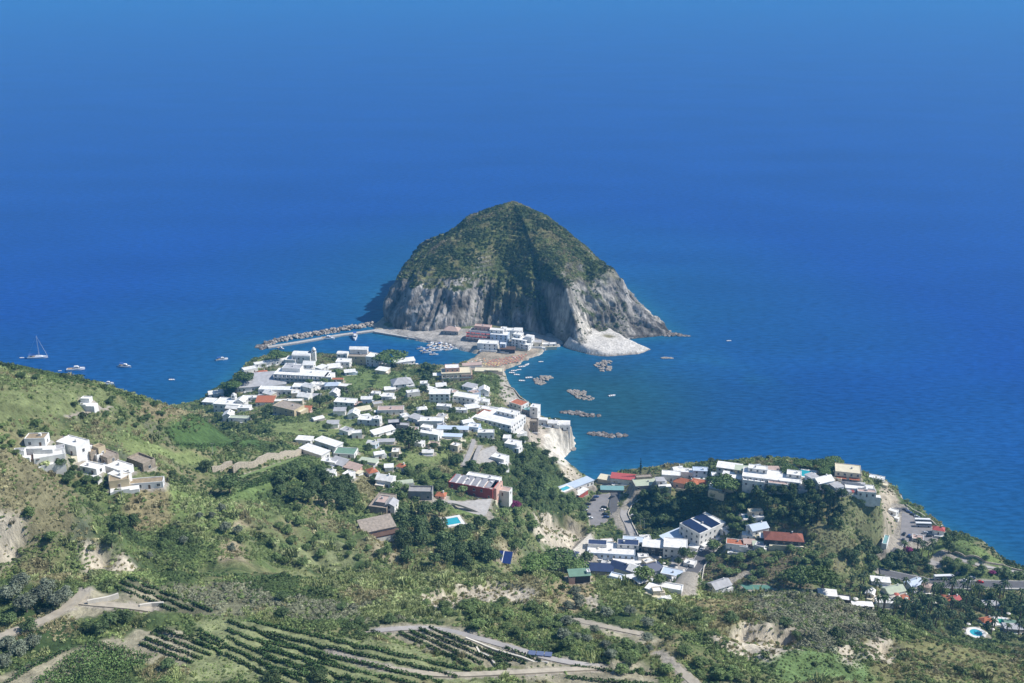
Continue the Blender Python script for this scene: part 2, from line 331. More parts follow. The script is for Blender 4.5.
# ------------------------------------------------------------------ wall, roof and window materials
WALL = {'white': mat('white_lime_wash', (.78, .77, .74), .85, .16, .35), 'cream': mat('cream_render', (.66, .58, .44), .85, .12, .25), 'pink': mat('salmon_and_sunlit_red_render', (.66, .42, .34), .85, .12, .3),  # salmon also paints the sunlit end of the red villa
 'red': mat('brick_red_render', (.42, .10, .085), .85, .15, .3), 'ochre': mat('ochre_render', (.55, .46, .30), .85, .15, .3), 'stone': mat('tuff_masonry', (.33, .28, .22), .95, .35, .9, .5), 'grey': mat('grey_cement', (.33, .32, .31), .9, .2, .4),
 'blue': mat('pale_blue_and_shade_render', (.52, .62, .74), .8, .08, .3), 'dark': mat('dark_cladding', (.06, .065, .075), .6, .15, .3)}  # pale blue also serves as painted shade on some white walls
ROOF = {'white': mat('white_roof_screed', (.76, .75, .72), .9, .2, .4), 'grey': mat('grey_roof_screed', (.42, .42, .43), .9, .2, .3), 'terracotta': mat('terracotta_tiles', (.42, .15, .08), .9, .25, 1.2, .3), 'rust': mat('rust_brown_roof', (.26, .10, .07), .9, .2, .6),
 'red': mat('red_sheeting', (.42, .09, .085), .7, .1, .3), 'green': mat('green_roof_felt', (.16, .27, .20), .85, .15, .4), 'palegreen': mat('pale_green_roof', (.45, .50, .38), .9, .12, .4), 'cream': mat('cream_roof', (.66, .60, .44), .9, .12, .4), 'pinkish': mat('rose_grey_roof', (.48, .36, .31), .9, .15, .4),
 'navy': mat('navy_tensile_roof', (.035, .05, .11), .45, .1, .3, spec=.5), 'blue': mat('pale_blue_and_shade_roof', (.50, .58, .68), .7, .08, .3), 'teal': mat('teal_canvas', (.18, .34, .34), .8, .1, .4), 'stone': mat('stone_terrace', (.34, .29, .24), .95, .3, .8), 'brown': mat('dark_brown_roof', (.13, .08, .06), .9, .2, .5), 'earth': mat('dry_earth_floor', (.33, .26, .17), .95, .3, .6)}  # pale blue also paints the shade on the lean-to roof
glass = mat('dark_window_glass', (.03, .045, .06), .15, 0, spec=.6); frame_m = mat('window_frame', (.62, .61, .58), .7, 0); door_m = mat('door_wood', (.14, .09, .06), .7, .1); redcloth = mat('red_awning', (.38, .10, .09), .8, .08); paint_w = mat('white_paint', (.8, .8, .8), .5, .04)
solar = mat('solar_glass', (.015, .025, .07), .25, 0, spec=.6); rail_m = mat('pale_railing', (.62, .62, .62), .6, .05)
PROTO = {}
def proto(key, fn):
    if key not in PROTO: PROTO[key] = fn()
    return PROTO[key]
def win_mesh(w_, h_):
    m = MB(); m.box(-w_ / 2 - .08, w_ / 2 + .08, -.07, .05, -.08, h_ + .08, 0); m.box(-w_ / 2, w_ / 2, -.10, .04, 0, h_, 1); m.box(-.03, .03, -.13, -.02, 0, h_, 0); m.box(-w_ / 2 - .2, w_ / 2 + .2, -.2, -.02, -.2, -.12, 0)
    return m.mesh('window', [frame_m, glass])
def door_mesh():
    m = MB(); m.box(-.6, .6, -.06, .05, 0, 2.25, 0); m.box(-.48, .48, -.1, .03, 0, 2.1, 1); return m.mesh('door', [frame_m, door_m])
def put(name, me, parent, loc, rz=0):
    o = link(bpy.data.objects.new(name, me), parent); o.location = loc; o.rotation_euler = (0, 0, rz); return o
def wall_block(m, x, y, w_, d_, h, par=.55, base=-6, z0=0, top=0):
    m.box(x - w_ / 2, x + w_ / 2, y - d_ / 2, y + d_ / 2, z0 + base, z0 + h, 0, top)
    if par:
        t = .28; X0, X1, Y0, Y1 = x - w_ / 2 + top, x + w_ / 2 - top, y - d_ / 2 + top, y + d_ / 2 - top; a = z0 + h; b = z0 + h + par
        m.box(X0, X1, Y0, Y0 + t, a, b); m.box(X0, X1, Y1 - t, Y1, a, b); m.box(X0, X0 + t, Y0 + t, Y1 - t, a, b); m.box(X1 - t, X1, Y0 + t, Y1 - t, a, b)
def roof_mesh(kind, x, y, w_, d_, z):
    m = MB()
    if kind == 'flat': m.box(x - w_ / 2 + .3, x + w_ / 2 - .3, y - d_ / 2 + .3, y + d_ / 2 - .3, z, z + .12)
    elif kind == 'slab': m.box(x - w_ / 2 - .5, x + w_ / 2 + .5, y - d_ / 2 - .5, y + d_ / 2 + .5, z + .005, z + .3)
    elif kind == 'shed':
        e = .5; X0, X1, Y0, Y1 = x - w_ / 2 - e, x + w_ / 2 + e, y - d_ / 2 - e, y + d_ / 2 + e; r = d_ * .22; t = .22
        vs = [(X0, Y0, z + .01), (X1, Y0, z + .01), (X1, Y1, z + r), (X0, Y1, z + r)]; vs += [(a, b, c + t) for a, b, c in vs]
        m.add(vs, [(0, 3, 2, 1), (4, 5, 6, 7), (0, 1, 5, 4), (1, 2, 6, 5), (2, 3, 7, 6), (3, 0, 4, 7)])
    elif kind in ('gable', 'hip'):
        e = .45; X0, X1, Y0, Y1 = x - w_ / 2 - e, x + w_ / 2 + e, y - d_ / 2 - e, y + d_ / 2 + e; r = z + min(w_, d_) * .3; q = 0 if kind == 'gable' else min(w_, d_) * .45
        if w_ >= d_: a, b = (X0 + q, y, r), (X1 - q, y, r); m.add([(X0, Y0, z + .01), (X1, Y0, z + .01), (X1, Y1, z + .01), (X0, Y1, z + .01), a, b], [(0, 1, 5, 4), (1, 2, 5), (2, 3, 4, 5), (3, 0, 4), (3, 2, 1, 0)])
        else: a, b = (x, Y0 + q, r), (x, Y1 - q, r); m.add([(X0, Y0, z + .01), (X1, Y0, z + .01), (X1, Y1, z + .01), (X0, Y1, z + .01), a, b], [(0, 1, 4), (1, 2, 5, 4), (2, 3, 5), (3, 0, 4, 5), (3, 2, 1, 0)])
    elif kind == 'vault':
        n = 10; X0, X1 = x - w_ / 2, x + w_ / 2; vs = []; r = d_ / 2
        for i in range(n + 1):
            t = math.pi * i / n; vs += [(X0, y - r * math.cos(t), z + .01 + r * .45 * math.sin(t)), (X1, y - r * math.cos(t), z + .01 + r * .45 * math.sin(t))]
        m.add(vs, [(2 * i, 2 * i + 1, 2 * i + 3, 2 * i + 2) for i in range(n)] + [tuple(range(0, 2 * n + 2, 2))[::-1], tuple(range(1, 2 * n + 2, 2))])
    elif kind == 'dome':
        m.lathe([(min(w_, d_) / 2 * .98 * math.cos(t), z + min(w_, d_) / 2 * .9 * math.sin(t)) for t in [0, .3, .6, .9, 1.2, 1.5, 1.57]], 14, c=(x, y))
    return m
BUILT = []
def B(u, v, w_, d_, h, rot, label, wall='white', roof='flat', roofc='white', name='house', cat='house', blocks=(), win=1, group=None, extras=(), zoff=0):
    """sizes in photo pixels at that distance; blocks = further volumes (dx, dy, w, d, h, z0, wall, roof, roofcolour)"""
    w_ *= 1.18; d_ *= 1.35; blocks = [(a * 1.18, b * 1.35, c * 1.18, d * 1.35) + tuple(r) for a, b, c, d, *r in blocks]; loc, s, rz = site(u, v, w_, d_, rot, zoff)
    BUILT.append((loc, s, rz, w_, d_, h, label, wall, roof, roofc, name, cat, blocks, win, group, extras))
def raise_building(loc, s, rz, w_, d_, h, label, wall, roof, roofc, name, cat, blocks, win, group, extras):
    t = thing(name, label, cat, loc, rz, group); r_ = random.Random(len(label) * 31 + int(loc[0] * 7)); nw = 0
    bl = [(0, 0, w_, d_, h, 0, wall, roof, roofc)] + list(blocks)
    for i, (dx, dy, bw, bd, bh, z0, wc, rk, rc) in enumerate(bl):
        x, y, W_, D_, Hh, Z0 = dx * s, dy * s, bw * s, bd * s, bh * s, z0 * s
        if i: x += .013 * i; y += .017 * i
        m = MB(); wall_block(m, x, y, W_, D_, Hh, .5 if rk == 'flat' else (.9 if rk == 'open' else 0), -7 if z0 == 0 else -.15, Z0); m.build('wall', WALL[wc], t)
        if rk != 'open':
            roof_mesh(rk, x, y, W_, D_, Z0 + Hh).build('roof', ROOF[rc], t)
        if rk == 'flat' and win and min(W_, D_) > 5 and r_.random() < .7:
            k = MB(); a = x + (r_.random() - .5) * W_ * .4; b_ = y + (r_.random() - .5) * D_ * .3
            if r_.random() < .5: k.box(a - .6, a + .6, b_ - .6, b_ + .6, Z0 + Hh + .12, Z0 + Hh + 1.5); k.build('roof_hut', WALL['white'], t)
            else: k.lathe([(.01, Z0 + Hh + .12), (.6, Z0 + Hh + .13), (.6, Z0 + Hh + 1.3), (.01, Z0 + Hh + 1.5)], 10, c=(a, b_)); k.build('water_tank', mat('grey_tank', (.4, .4, .42)), t)
        if roof in ('gable', 'hip') and i == 0:
            k = MB(); k.box(x + W_ * .2, x + W_ * .2 + .7, y - .35, y + .35, Z0 + Hh, Z0 + Hh + min(W_, D_) * .3 + 1.1); k.build('chimney', WALL['white'], t)
        if win and Hh > 2.3:
            fl = max(1, int(round(Hh / 3.3)))
            for face in range(4):
                L = W_ if face in (0, 2) else D_; n = max(1, int(L / (4.6 if win == 1 else 3.8)))
                if face in (2, 3) and r_.random() < .3: continue
                for f_ in range(fl):
                    for c in range(n):
                        if nw > 88 or r_.random() < (.18 if win == 1 else .04): continue
                        q = -L / 2 + (c + .5) * L / n; zz = Z0 + .95 + f_ * Hh / fl
                        isdoor = (f_ == 0 and z0 == 0 and face == 0 and c == n // 2)
                        if zz + 1.3 > Z0 + Hh: continue
                        ang = (0, R(90), R(180), R(-90))[face]; ca, sa = math.cos(ang), math.sin(ang)
                        lx, ly = q, -(D_ if face in (0, 2) else W_) / 2 - .0
                        p = (x + lx * ca - ly * sa, y + lx * sa + ly * ca, (Z0 + .02) if isdoor else zz)
                        if isdoor: put('door', proto('door', door_mesh), t, p, ang)
                        else:
                            k = 'w%d' % (win if win > 1 else (1 + (len(label) % 2))); put('window', proto(k, lambda: win_mesh(1.15 if k == 'w1' else (1.3 if k == 'w2' else 2.0), 1.5 if k != 'w3' else 1.8)), t, p, ang); nw += 1
    if win and r_.random() < .8 and not (name in ('church', 'boathouse')):
        m = MB(); e = r_.uniform(2.5, 4.5); sd = r_.choice([-1, 1]); X = w_ * s / 2; Yb = -d_ * s / 2
        m.box(-X * r_.uniform(.6, 1), X + (e if sd > 0 else 0), Yb - e, Yb - .02, -6, .35); m.box(-X * .6, X, Yb - e, Yb - e + .25, .352, 1.1); m.build('terrace', ROOF[r_.choice(['white', 'white', 'cream', 'grey'])] , t)
    for e in extras: e(t, s, w_, d_, h)
def balconies(nf, side=-1, col=None):
    def f(t, s, w_, d_, h):
        for k in range(nf):
            z = h * s * (k + (.0 if k else 0)) / nf
            if k == 0: continue
            m = MB(); y0 = -d_ * s / 2; m.box(-w_ * s / 2 + .3, w_ * s / 2 - .3, y0 - 1.5, y0, z, z + .18); m.box(-w_ * s / 2 + .3, w_ * s / 2 - .3, y0 - 1.5, y0 - 1.4, z + .18, z + 1.0)
            n = max(2, int(w_ * s / 4))
            for i in range(n + 1):
                x = -w_ * s / 2 + .4 + i * (w_ * s - .8) / n; m.box(x - .06, x + .06, y0 - 1.4, y0, z + .18, z + 2.6)
            m.build('balcony', rail_m if col is None else WALL[col], t)
    return f
def awning(n, col, side=0, zf=.75, dep=2.2):
    def f(t, s, w_, d_, h):
        for i in range(n):
            a = -w_ * s / 2 + (i + .1) * w_ * s / n; b = a + w_ * s / n * .8; y = -d_ * s / 2; z = h * s * zf
            m = MB(); vs = [(a, y - dep, z - .7), (b, y - dep, z - .7), (b, y, z), (a, y, z)]; m.add(vs + [(p, q, r - .08) for p, q, r in vs], [(0, 1, 2, 3), (7, 6, 5, 4), (0, 4, 5, 1), (1, 5, 6, 2), (3, 7, 4, 0)]); m.build('awning', col, t)
    return f
def pergola(dx, dy, w_, d_, h, roofc='white'):
    def f(t, s, *_):
        m = MB(); x0, x1, y0, y1 = (dx - w_ / 2) * s, (dx + w_ / 2) * s, (dy - d_ / 2) * s, (dy + d_ / 2) * s; z = h * s
        nx = max(1, int((x1 - x0) / 4))
        for i in range(nx + 1):
            x = x0 + .1 + (x1 - x0 - .2) * i / nx
            for y in (y0 + .1, y1 - .1): m.box(x - .08, x + .08, y - .08, y + .08, -3, z)
        m.build('pergola_post', rail_m, t); k = MB(); k.box(x0, x1, y0, y1, z, z + .12); k.build('pergola_roof', ROOF[roofc], t)
    return f
def panels(n, m_=None, zadd=.35):
    def f(t, s, w_, d_, h):
        for i in range(n):
            a = -w_ * s / 2 + 1 + i * (w_ * s - 2) / n; b = a + (w_ * s - 2) / n * .72; z = h * s + zadd
            m = MB(); vs = [(a, -d_ * s / 2 + 1, z), (b, -d_ * s / 2 + 1, z), (b, d_ * s / 2 - 1, z + .9), (a, d_ * s / 2 - 1, z + .9)]
            m.add(vs + [(p, q, r - .12) for p, q, r in vs], [(0, 1, 2, 3), (7, 6, 5, 4), (0, 4, 5, 1), (1, 5, 6, 2), (2, 6, 7, 3), (3, 7, 4, 0)]); m.build('solar_panel', m_ or solar, t)
    return f
def belfry(t, s, w_, d_, h):
    m = MB(); x = w_ * s * .62; q = 1.9; m.box(x - q, x + q, -q, q, -4, 10.5); m.box(x - q - .2, x + q + .2, -q - .2, q + .2, 10.5, 10.9)
    for a in (-1, 1):
        for b in (-1, 1): m.box(x + a * 1.35 - .45, x + a * 1.35 + .45, b * 1.35 - .45, b * 1.35 + .45, 10.9, 13.2)
    m.box(x - q, x + q, -q, q, 13.2, 13.6); tw = m.build('bell_tower', WALL['white'], t)
    k = MB(); k.lathe([(1.8, 13.6), (1.7, 14.3), (1.3, 15.1), (.7, 15.7), (.01, 16)], 14, c=(x, 0)); k.build('dome', ROOF['white'], tw)
    g = MB(); g.lathe([(.1, 11.1), (.62, 11.2), (.45, 11.7), (.3, 12.1), (.01, 12.3)], 10, c=(x, 0)); g.build('bell', mat('bronze', (.12, .09, .04), .5, 0), tw)
    m = MB(); x = w_ * s * .40; m.box(x - 1.2, x + 1.2, -1.2, 1.2, -4, 11.0); m.lathe([(1.0, 11), (.8, 11.8), (.01, 12.5)], 10, c=(x, 0)); m.build('clock_turret', WALL['grey'], t)
# ---- far village on the islet side
B(452, 333, 13, 8, 4, -12, 'low boathouse with rose grey roof on the quay below the islet', 'grey', 'hip', 'pinkish', 'boathouse', 'boathouse')
B(480, 339, 22, 9, 5, -14, 'tiered salmon and white hotel with red awnings at the foot of the islet', 'pink', 'flat', 'pinkish', 'hotel', 'hotel', blocks=((1, 1.2, 19, 7, 4, 5, 'white', 'flat', 'pinkish'), (2, 2.4, 14, 5, 4, 9, 'pink', 'flat', 'pinkish')), win=2, extras=(balconies(2, col='white'), awning(6, redcloth, zf=.98), awning(5, redcloth, zf=1.7, dep=1.6)))
B(488, 348, 17, 8, 6, -8, 'low white box house with blue shade in front of the tiered hotel', 'white', 'flat', 'white')
B(500, 341, 15, 8, 8, -12, 'tall pale blue and white house right of the tiered hotel', 'blue', 'flat', 'white', win=2, blocks=((-3, 2, 12, 5, 3, 8, 'white', 'flat', 'white'),))  # white house; the blue wall colour paints in its shade
B(503, 350, 5, 4, 7, -10, 'small pale blue tower house in front of the tall blue house', 'blue', 'flat', 'white')  # blue here is shade put into the wall colour
B(521, 346, 13, 9, 8, -24, 'tall white block of flats on the right of the harbour village', 'white', 'flat', 'white', 'apartment_building', 'building', win=2, blocks=((6, -4, 8, 5, 5, 0, 'white', 'flat', 'white'), (-4, 3, 7, 6, 11, 0, 'white', 'flat', 'white'), (7, 2, 6, 6, 10, 0, 'white', 'vault', 'white')))
B(511, 338, 15, 6, 9, -6, 'white upper houses against the islet rock face', 'white', 'flat', 'white', win=1, blocks=((-6, -2, 5, 6, 11, 0, 'white', 'flat', 'white'), (6, 2, 7, 6, 8, 0, 'white', 'vault', 'white')))
B(534, 345, 14, 7, 4, -4, 'low cream terrace building between the white flats and the cave', 'cream', 'flat', 'grey')
B(508, 352, 12, 6, 4, -6, 'dark canopied bar at the back of the beach', 'dark', 'slab', 'brown', 'bar', 'bar', win=0)
B(548, 346, 14, 4, 2.4, 3, 'long white sea wall building beside the tuff headland', 'white', 'flat', 'white')
# ---- hotel above the beach
B(456, 379, 25, 12, 9, 6, 'cream and pink hotel with loggias above the harbour beach', 'cream', 'flat', 'cream', 'hotel', 'hotel', win=2, blocks=((-3, 1, 12, 8, 4, 9, 'pink', 'flat', 'white'), (9, -2, 9, 10, 7, 0, 'pink', 'flat', 'cream')), extras=(balconies(2, col='white'), pergola(-16, 2, 14, 8, 5, 'white')))
B(489, 373, 24, 8, 3.4, -3, 'long cream terrace bar on the cliff top over the beach', 'cream', 'flat', 'cream', 'terrace_bar', 'bar', win=0, extras=(pergola(4, -3, 14, 5, 5, 'cream'),))
B(472, 367, 16, 5, 3, 10, 'small white beach bar under the harbour beach terrace', 'white', 'slab', 'pinkish', 'beach_bar', 'bar', win=0)
# ---- north point of the town
B(303, 362, 16, 9, 8, -6, 'white church with domed bell tower and grey turret on the point', 'white', 'vault', 'white', 'church', 'church', blocks=((-9, -2, 9, 9, 4.5, 0, 'white', 'flat', 'white'),), extras=(belfry,))
B(272, 364, 30, 5, 3, 24, 'narrow white terrace wing on the seaward edge below the dark trees', 'white', 'flat', 'white', 'terrace_wing', 'building')
B(300, 371, 24, 9, 5, -5, 'cluster of low white houses behind the long hotel front', 'white', 'flat', 'white', blocks=((8, 1, 9, 7, 8, 0, 'white', 'gable', 'white'), (-9, 0, 7, 7, 6, 0, 'white', 'flat', 'grey')))
B(303, 381, 46, 13, 9, -8, 'long white hotel with shaded blue balcony front near the church', 'white', 'flat', 'white', 'hotel', 'hotel', win=2, blocks=((24, -2, 7, 10, 9, 0, 'white', 'flat', 'white'), (-10, 4, 16, 8, 3.4, 9, 'white', 'flat', 'grey')), extras=(balconies(3),))
B(262, 386, 40, 18, 4.5, 12, 'wide hotel wing with sloping pale grey terrace roof by the sea', 'white', 'shed', 'grey', 'hotel_wing', 'hotel', win=2)
B(281, 393, 36, 8, 5, -4, 'white pool building with dark arcade below the hotel terraces', 'white', 'flat', 'white', 'pool_house', 'building', win=3, blocks=((14, 3, 8, 8, 7, 0, 'white', 'flat', 'white'),))
B(250, 372, 12, 6, 4, 30, 'small white seaside block at the tip of the narrow wing', 'white', 'flat', 'white')
B(216, 396, 12, 6, 4, 22, 'small white shore house alone at the water edge', 'white', 'gable', 'white')
B(231, 410, 24, 13, 9, -10, 'white villa with salmon gable and round cistern tower', 'white', 'flat', 'white', 'villa', 'villa', blocks=((5, -6, 10, 6, 7, 0, 'pink', 'gable', 'white'), (9, 2, 8, 8, 10.5, 0, 'white', 'gable', 'white'), (1, 5, 3.4, 3.4, 14, 0, 'white', 'dome', 'white')))
B(240, 421, 18, 5, 4, -6, 'low pale shed with flat roof in front of the cistern villa', 'white', 'flat', 'palegreen', 'shed', 'shed')
B(253, 400, 18, 5, 3.5, 2, 'low white garage with open front right of the cistern villa', 'white', 'flat', 'white', 'garage', 'garage')
B(266, 404, 15, 8, 4, 0, 'low house with terracotta roof between villa and ochre block', 'white', 'shed', 'terracotta')
B(289, 414, 23, 12, 9, -28, 'ochre flat roofed block with dark shaded long side', 'ochre', 'flat', 'stone', 'farm_building', 'building', blocks=((12, 2, 6, 9, 6, 0, 'ochre', 'flat', 'cream'),))
B(289, 404, 24, 5, 4, 2, 'long low house with whitish roof behind the ochre block', 'cream', 'flat', 'white')
B(306, 412, 9, 5, 3.6, -10, 'small orange house beside the ochre block', 'pink', 'shed', 'terracotta')
B(318, 420, 10, 5, 2, 35, 'pale fabric covered store below the orange house', 'grey', 'vault', 'white', 'store', 'shed', win=0)
B(333, 388, 13, 6, 4, 6, 'pale blue roofed bungalow beside the green field', 'white', 'hip', 'blue', 'bungalow', 'house')
B(322, 388, 9, 5, 4.5, -10, 'tiny white house left of the blue roofed bungalow', 'white', 'flat', 'white')
B(345, 389, 10, 6, 4, -12, 'cream house with arched white wall under the green field', 'cream', 'flat', 'white')
B(338, 382, 10, 4, 3.2, 0, 'orange walled outbuilding right of the long hotel', 'ochre', 'flat', 'terracotta', 'outbuilding', 'shed')
B(346, 407, 18, 9, 7, -10, 'white house with blue shaded front and salmon side wall', 'white', 'flat', 'white', blocks=((10, -1, 7, 7, 5, 0, 'pink', 'flat', 'pinkish'),), win=2)
B(363, 411, 13, 5, 1.8, 24, 'low shelter with pale yellow awning beside the salmon walled house', 'white', 'shed', 'cream', 'shelter', 'shed', win=0)
B(360, 363, 18, 10, 9, -3, 'beige and white house with gabled upper floor at the harbour edge', 'ochre', 'flat', 'stone', win=1, blocks=((-1, 3, 15, 5, 5, 9, 'white', 'gable', 'white'),))
B(344, 367, 12, 8, 7, -6, 'white cube house left of the beige gabled one', 'white', 'flat', 'white')
B(343, 359, 9, 6, 6, -8, 'small white vaulted house behind the white cube', 'white', 'vault', 'white')
B(375, 364, 12, 9, 9, -18, 'white and blue shaded house right of the beige gabled one', 'white', 'flat', 'white')
B(404, 364, 18, 5, 3.5, 20, 'low white building under the broad umbrella pine by the harbour', 'white', 'shed', 'white')
B(386, 367, 8, 5, 3.5, -10, 'low cream outbuilding below the harbour umbrella pine', 'cream', 'flat', 'white', 'outbuilding', 'shed')
# ---- middle of the town
B(402, 388, 17, 11, 7, 16, 'white villa with blue grey hip roof alone among gardens', 'white', 'hip', 'grey', 'villa', 'villa', blocks=((6, -5, 7, 6, 5, 0, 'white', 'flat', 'white'),))
B(390, 391, 9, 4, 2.4, 12, 'small white lean-to left of the grey hip roofed villa', 'white', 'shed', 'white', 'lean_to', 'shed', win=0)
B(440, 402, 17, 9, 11, 0, 'square white house with pale slab roof and blue shaded front', 'white', 'slab', 'white', win=2)
B(444, 409, 12, 5, 4, -8, 'low white annexe in front of the square slab roofed house', 'white', 'flat', 'white', 'annexe', 'house')
B(466, 403, 20, 9, 8, -20, 'white house with dark doorway below the rocky knoll', 'white', 'flat', 'white', win=2, blocks=((-7, -2, 6, 7, 5, 0, 'white', 'flat', 'palegreen'),))
B(482, 404, 12, 6, 4, -14, 'low white pergola house at the foot of the rocky knoll', 'white', 'flat', 'white')
B(459, 412, 14, 5, 3.2, -4, 'low white roofed row left of the great white hotel', 'white', 'flat', 'white')
B(422, 412, 8, 5, 4, 14, 'small white hut with pointed roof in the middle gardens', 'white', 'hip', 'white', 'hut', 'hut')
B(391, 413, 22, 8, 5, 3, 'pinkish white bungalow with long flat roof in the middle gardens', 'white', 'flat', 'pinkish', 'bungalow', 'house', extras=(pergola(-12, -3, 9, 5, 3.5, 'white'),))
B(370, 425, 19, 8, 7, -10, 'white house with stepped parapets above the dark hedge', 'white', 'flat', 'white', blocks=((7, -1, 6, 6, 9, 0, 'white', 'flat', 'white'),))
B(383, 434, 20, 6, 3.5, 36, 'narrow glossy white roofed building set on a slant', 'white', 'shed', 'white', 'greenhouse', 'building')
B(394, 427, 10, 7, 6, 8, 'dark slate walled house beside the slanting white roof', 'dark', 'flat', 'grey')
B(403, 428, 10, 5, 4, -8, 'grey topped cottage right of the dark slate walled house', 'grey', 'flat', 'grey', 'cottage', 'house')
B(386, 443, 14, 5, 2.4, 4, 'low grey roofed store in front of the slanting white roof', 'white', 'slab', 'grey', 'store', 'shed', win=0)
B(432, 425, 20, 8, 6, -2, 'white house with pink edged roof terrace left of the pergolas', 'white', 'flat', 'white')
B(453, 431, 26, 6, 3.4, -4, 'long house with blue grey roof in the row of pergolas', 'white', 'slab', 'blue')
B(450, 438, 20, 5, 3, -6, 'lower long shed with pale blue roof', 'white', 'slab', 'blue', 'shed', 'shed')
B(431, 437, 18, 10, 6, -20, 'bright white villa with stepped terraces behind the big round tree', 'white', 'flat', 'white', 'villa', 'villa', blocks=((-6, 4, 9, 6, 8, 0, 'white', 'flat', 'white'),))
B(434, 447, 9, 5, 4, -14, 'small house with salmon coping below the stepped white villa', 'cream', 'flat', 'pinkish')
B(428, 454, 9, 5, 3, 0, 'white garden hut right of the big round tree', 'white', 'gable', 'white', 'hut', 'hut')
B(500, 424, 36, 22, 8, -30, 'great white stepped hotel on the cliff edge', 'white', 'flat', 'white', 'hotel', 'hotel', win=2, blocks=((-16, 5, 14, 10, 5, 0, 'pink', 'hip', 'terracotta'), (4, 6, 18, 8, 3.5, 8, 'white', 'flat', 'white'), (14, -4, 10, 16, 5, 0, 'white', 'flat', 'white'), (-14, -8, 13, 8, 7, 0, 'white', 'flat', 'white'), (2, -14, 14, 7, 4, 0, 'white', 'flat', 'palegreen')))
B(488, 412, 40, 6, 4, -18, 'long white entrance wing along the back of the stepped hotel', 'white', 'flat', 'white', 'hotel_wing', 'hotel')
B(486, 437, 14, 6, 6, 0, 'blue shaded white block below the orange roof of the stepped hotel', 'white', 'flat', 'white', 'hotel_block', 'hotel', win=2)
B(513, 448, 12, 9, 6, -24, 'white villa half hidden in trees on the wooded cliff slope', 'white', 'flat', 'white', 'villa', 'villa', blocks=((5, -2, 6, 7, 4, 0, 'white', 'dome', 'white'),))
B(500, 463, 13, 8, 7, -30, 'bright white cottage at the end of the sloping car deck', 'white', 'flat', 'white', 'cottage', 'house', blocks=((6, -4, 6, 5, 4, 0, 'white', 'flat', 'white'),))
# ---- along the cliff
B(519, 410, 13, 9, 8, -38, 'white cliff house with red striped roof edge', 'white', 'flat', 'terracotta', blocks=((9, 0, 9, 7, 4, 0, 'grey', 'flat', 'teal'),), win=2)
B(535, 417, 7, 7, 12, -20, 'tall narrow white tower house at the cliff corner', 'white', 'flat', 'white', 'tower_house', 'house')
B(534, 431, 7, 6, 11, -6, 'ruined grey stone tower house below the tall white one', 'stone', 'open', 'stone', 'ruin', 'ruin')
B(543, 424, 7, 5, 5, -14, 'tiny white house beside the cliff steps', 'white', 'vault', 'white')
B(560, 428, 17, 8, 5, -4, 'white restaurant with curved grey roof on the tuff promontory', 'white', 'vault', 'white', 'restaurant', 'restaurant', win=2)
# ---- lower middle slope
B(315, 456, 25, 9, 7, -34, 'long white house with bright flat roof and shaded balcony side', 'white', 'slab', 'white', win=2)
B(329, 448, 24, 8, 7, -34, 'second long white house with flat roof, behind the brightest one', 'white', 'slab', 'white', win=2, blocks=((8, -1, 7, 7, 5, 0, 'white', 'flat', 'white'),))
B(305, 443, 13, 7, 5, -10, 'small white house with red door left of the two long white ones', 'white', 'slab', 'white')
B(346, 455, 18, 11, 4, -8, 'white house with green felt roof terrace', 'white', 'flat', 'green')
B(330, 463, 14, 7, 3, -20, 'low white patio building in front of the green roofed house', 'white', 'flat', 'white', 'patio_building', 'building')
B(369, 463, 15, 6, 3, -16, 'low house with pale green flat roof', 'white', 'slab', 'palegreen')
B(339, 466, 14, 8, 4, -30, 'grey roofed stone cottage above the terrace trees', 'grey', 'shed', 'grey', 'cottage', 'house')
B(353, 471, 14, 7, 4, -32, 'cottage with salmon and cream roof right of the grey one', 'pink', 'shed', 'pinkish', 'cottage', 'house', blocks=((7, -3, 9, 5, 3, 0, 'white', 'slab', 'cream'),))
B(386, 485, 14, 9, 8, -18, 'white house with pointed front among trees above the stone farm', 'white', 'gable', 'white', blocks=((-2, -6, 8, 5, 4, 0, 'cream', 'flat', 'white'),))
B(405, 486, 14, 6, 4, 14, 'low green edged greenhouse right of the pointed white house', 'white', 'vault', 'palegreen', 'greenhouse', 'greenhouse', win=0)
B(383, 508, 16, 22, 8, -14, 'grey stone farmhouse with parapet roof terrace', 'stone', 'flat', 'stone', 'farmhouse', 'house', blocks=((9, -3, 9, 9, 9, 0, 'white', 'gable', 'grey'), (1, -2, 9, 11, 3, 8, 'grey', 'flat', 'pinkish')))
B(377, 531, 28, 14, 6, 24, 'farm restaurant with grey roof and rust red veranda', 'grey', 'shed', 'stone', 'restaurant', 'restaurant', blocks=((3, -10, 25, 5, 3, 0, 'rust' if False else 'red', 'slab', 'brown'),), win=2, extras=(pergola(5, -14, 24, 4, 2.4, 'rust'),))
B(421, 497, 20, 9, 8, -2, 'roofless grey concrete shell in the trees', 'grey', 'open', 'grey', 'ruin', 'ruin')
B(441, 498, 8, 6, 4, -12, 'tiny orange roofed cottage beside the concrete shell', 'pink', 'hip', 'terracotta', 'cottage', 'house')
B(474, 492, 40, 14, 11, -20, 'brick red villa with white roofs and salmon gable end', 'red', 'flat', 'white', 'villa', 'villa', blocks=((17, 1.5, 11, 13, 11, 0, 'pink', 'flat', 'pinkish'), (25, 5, 12, 7, 5, 0, 'white', 'flat', 'pinkish'), (5, 9, 30, 6, 12.5, 0, 'white', 'flat', 'white')), extras=(panels(6, mat('grey_deck_panels', (.3, .3, .32)), .3),))  # salmon end block: sunlit tone of the red wall put into its colour
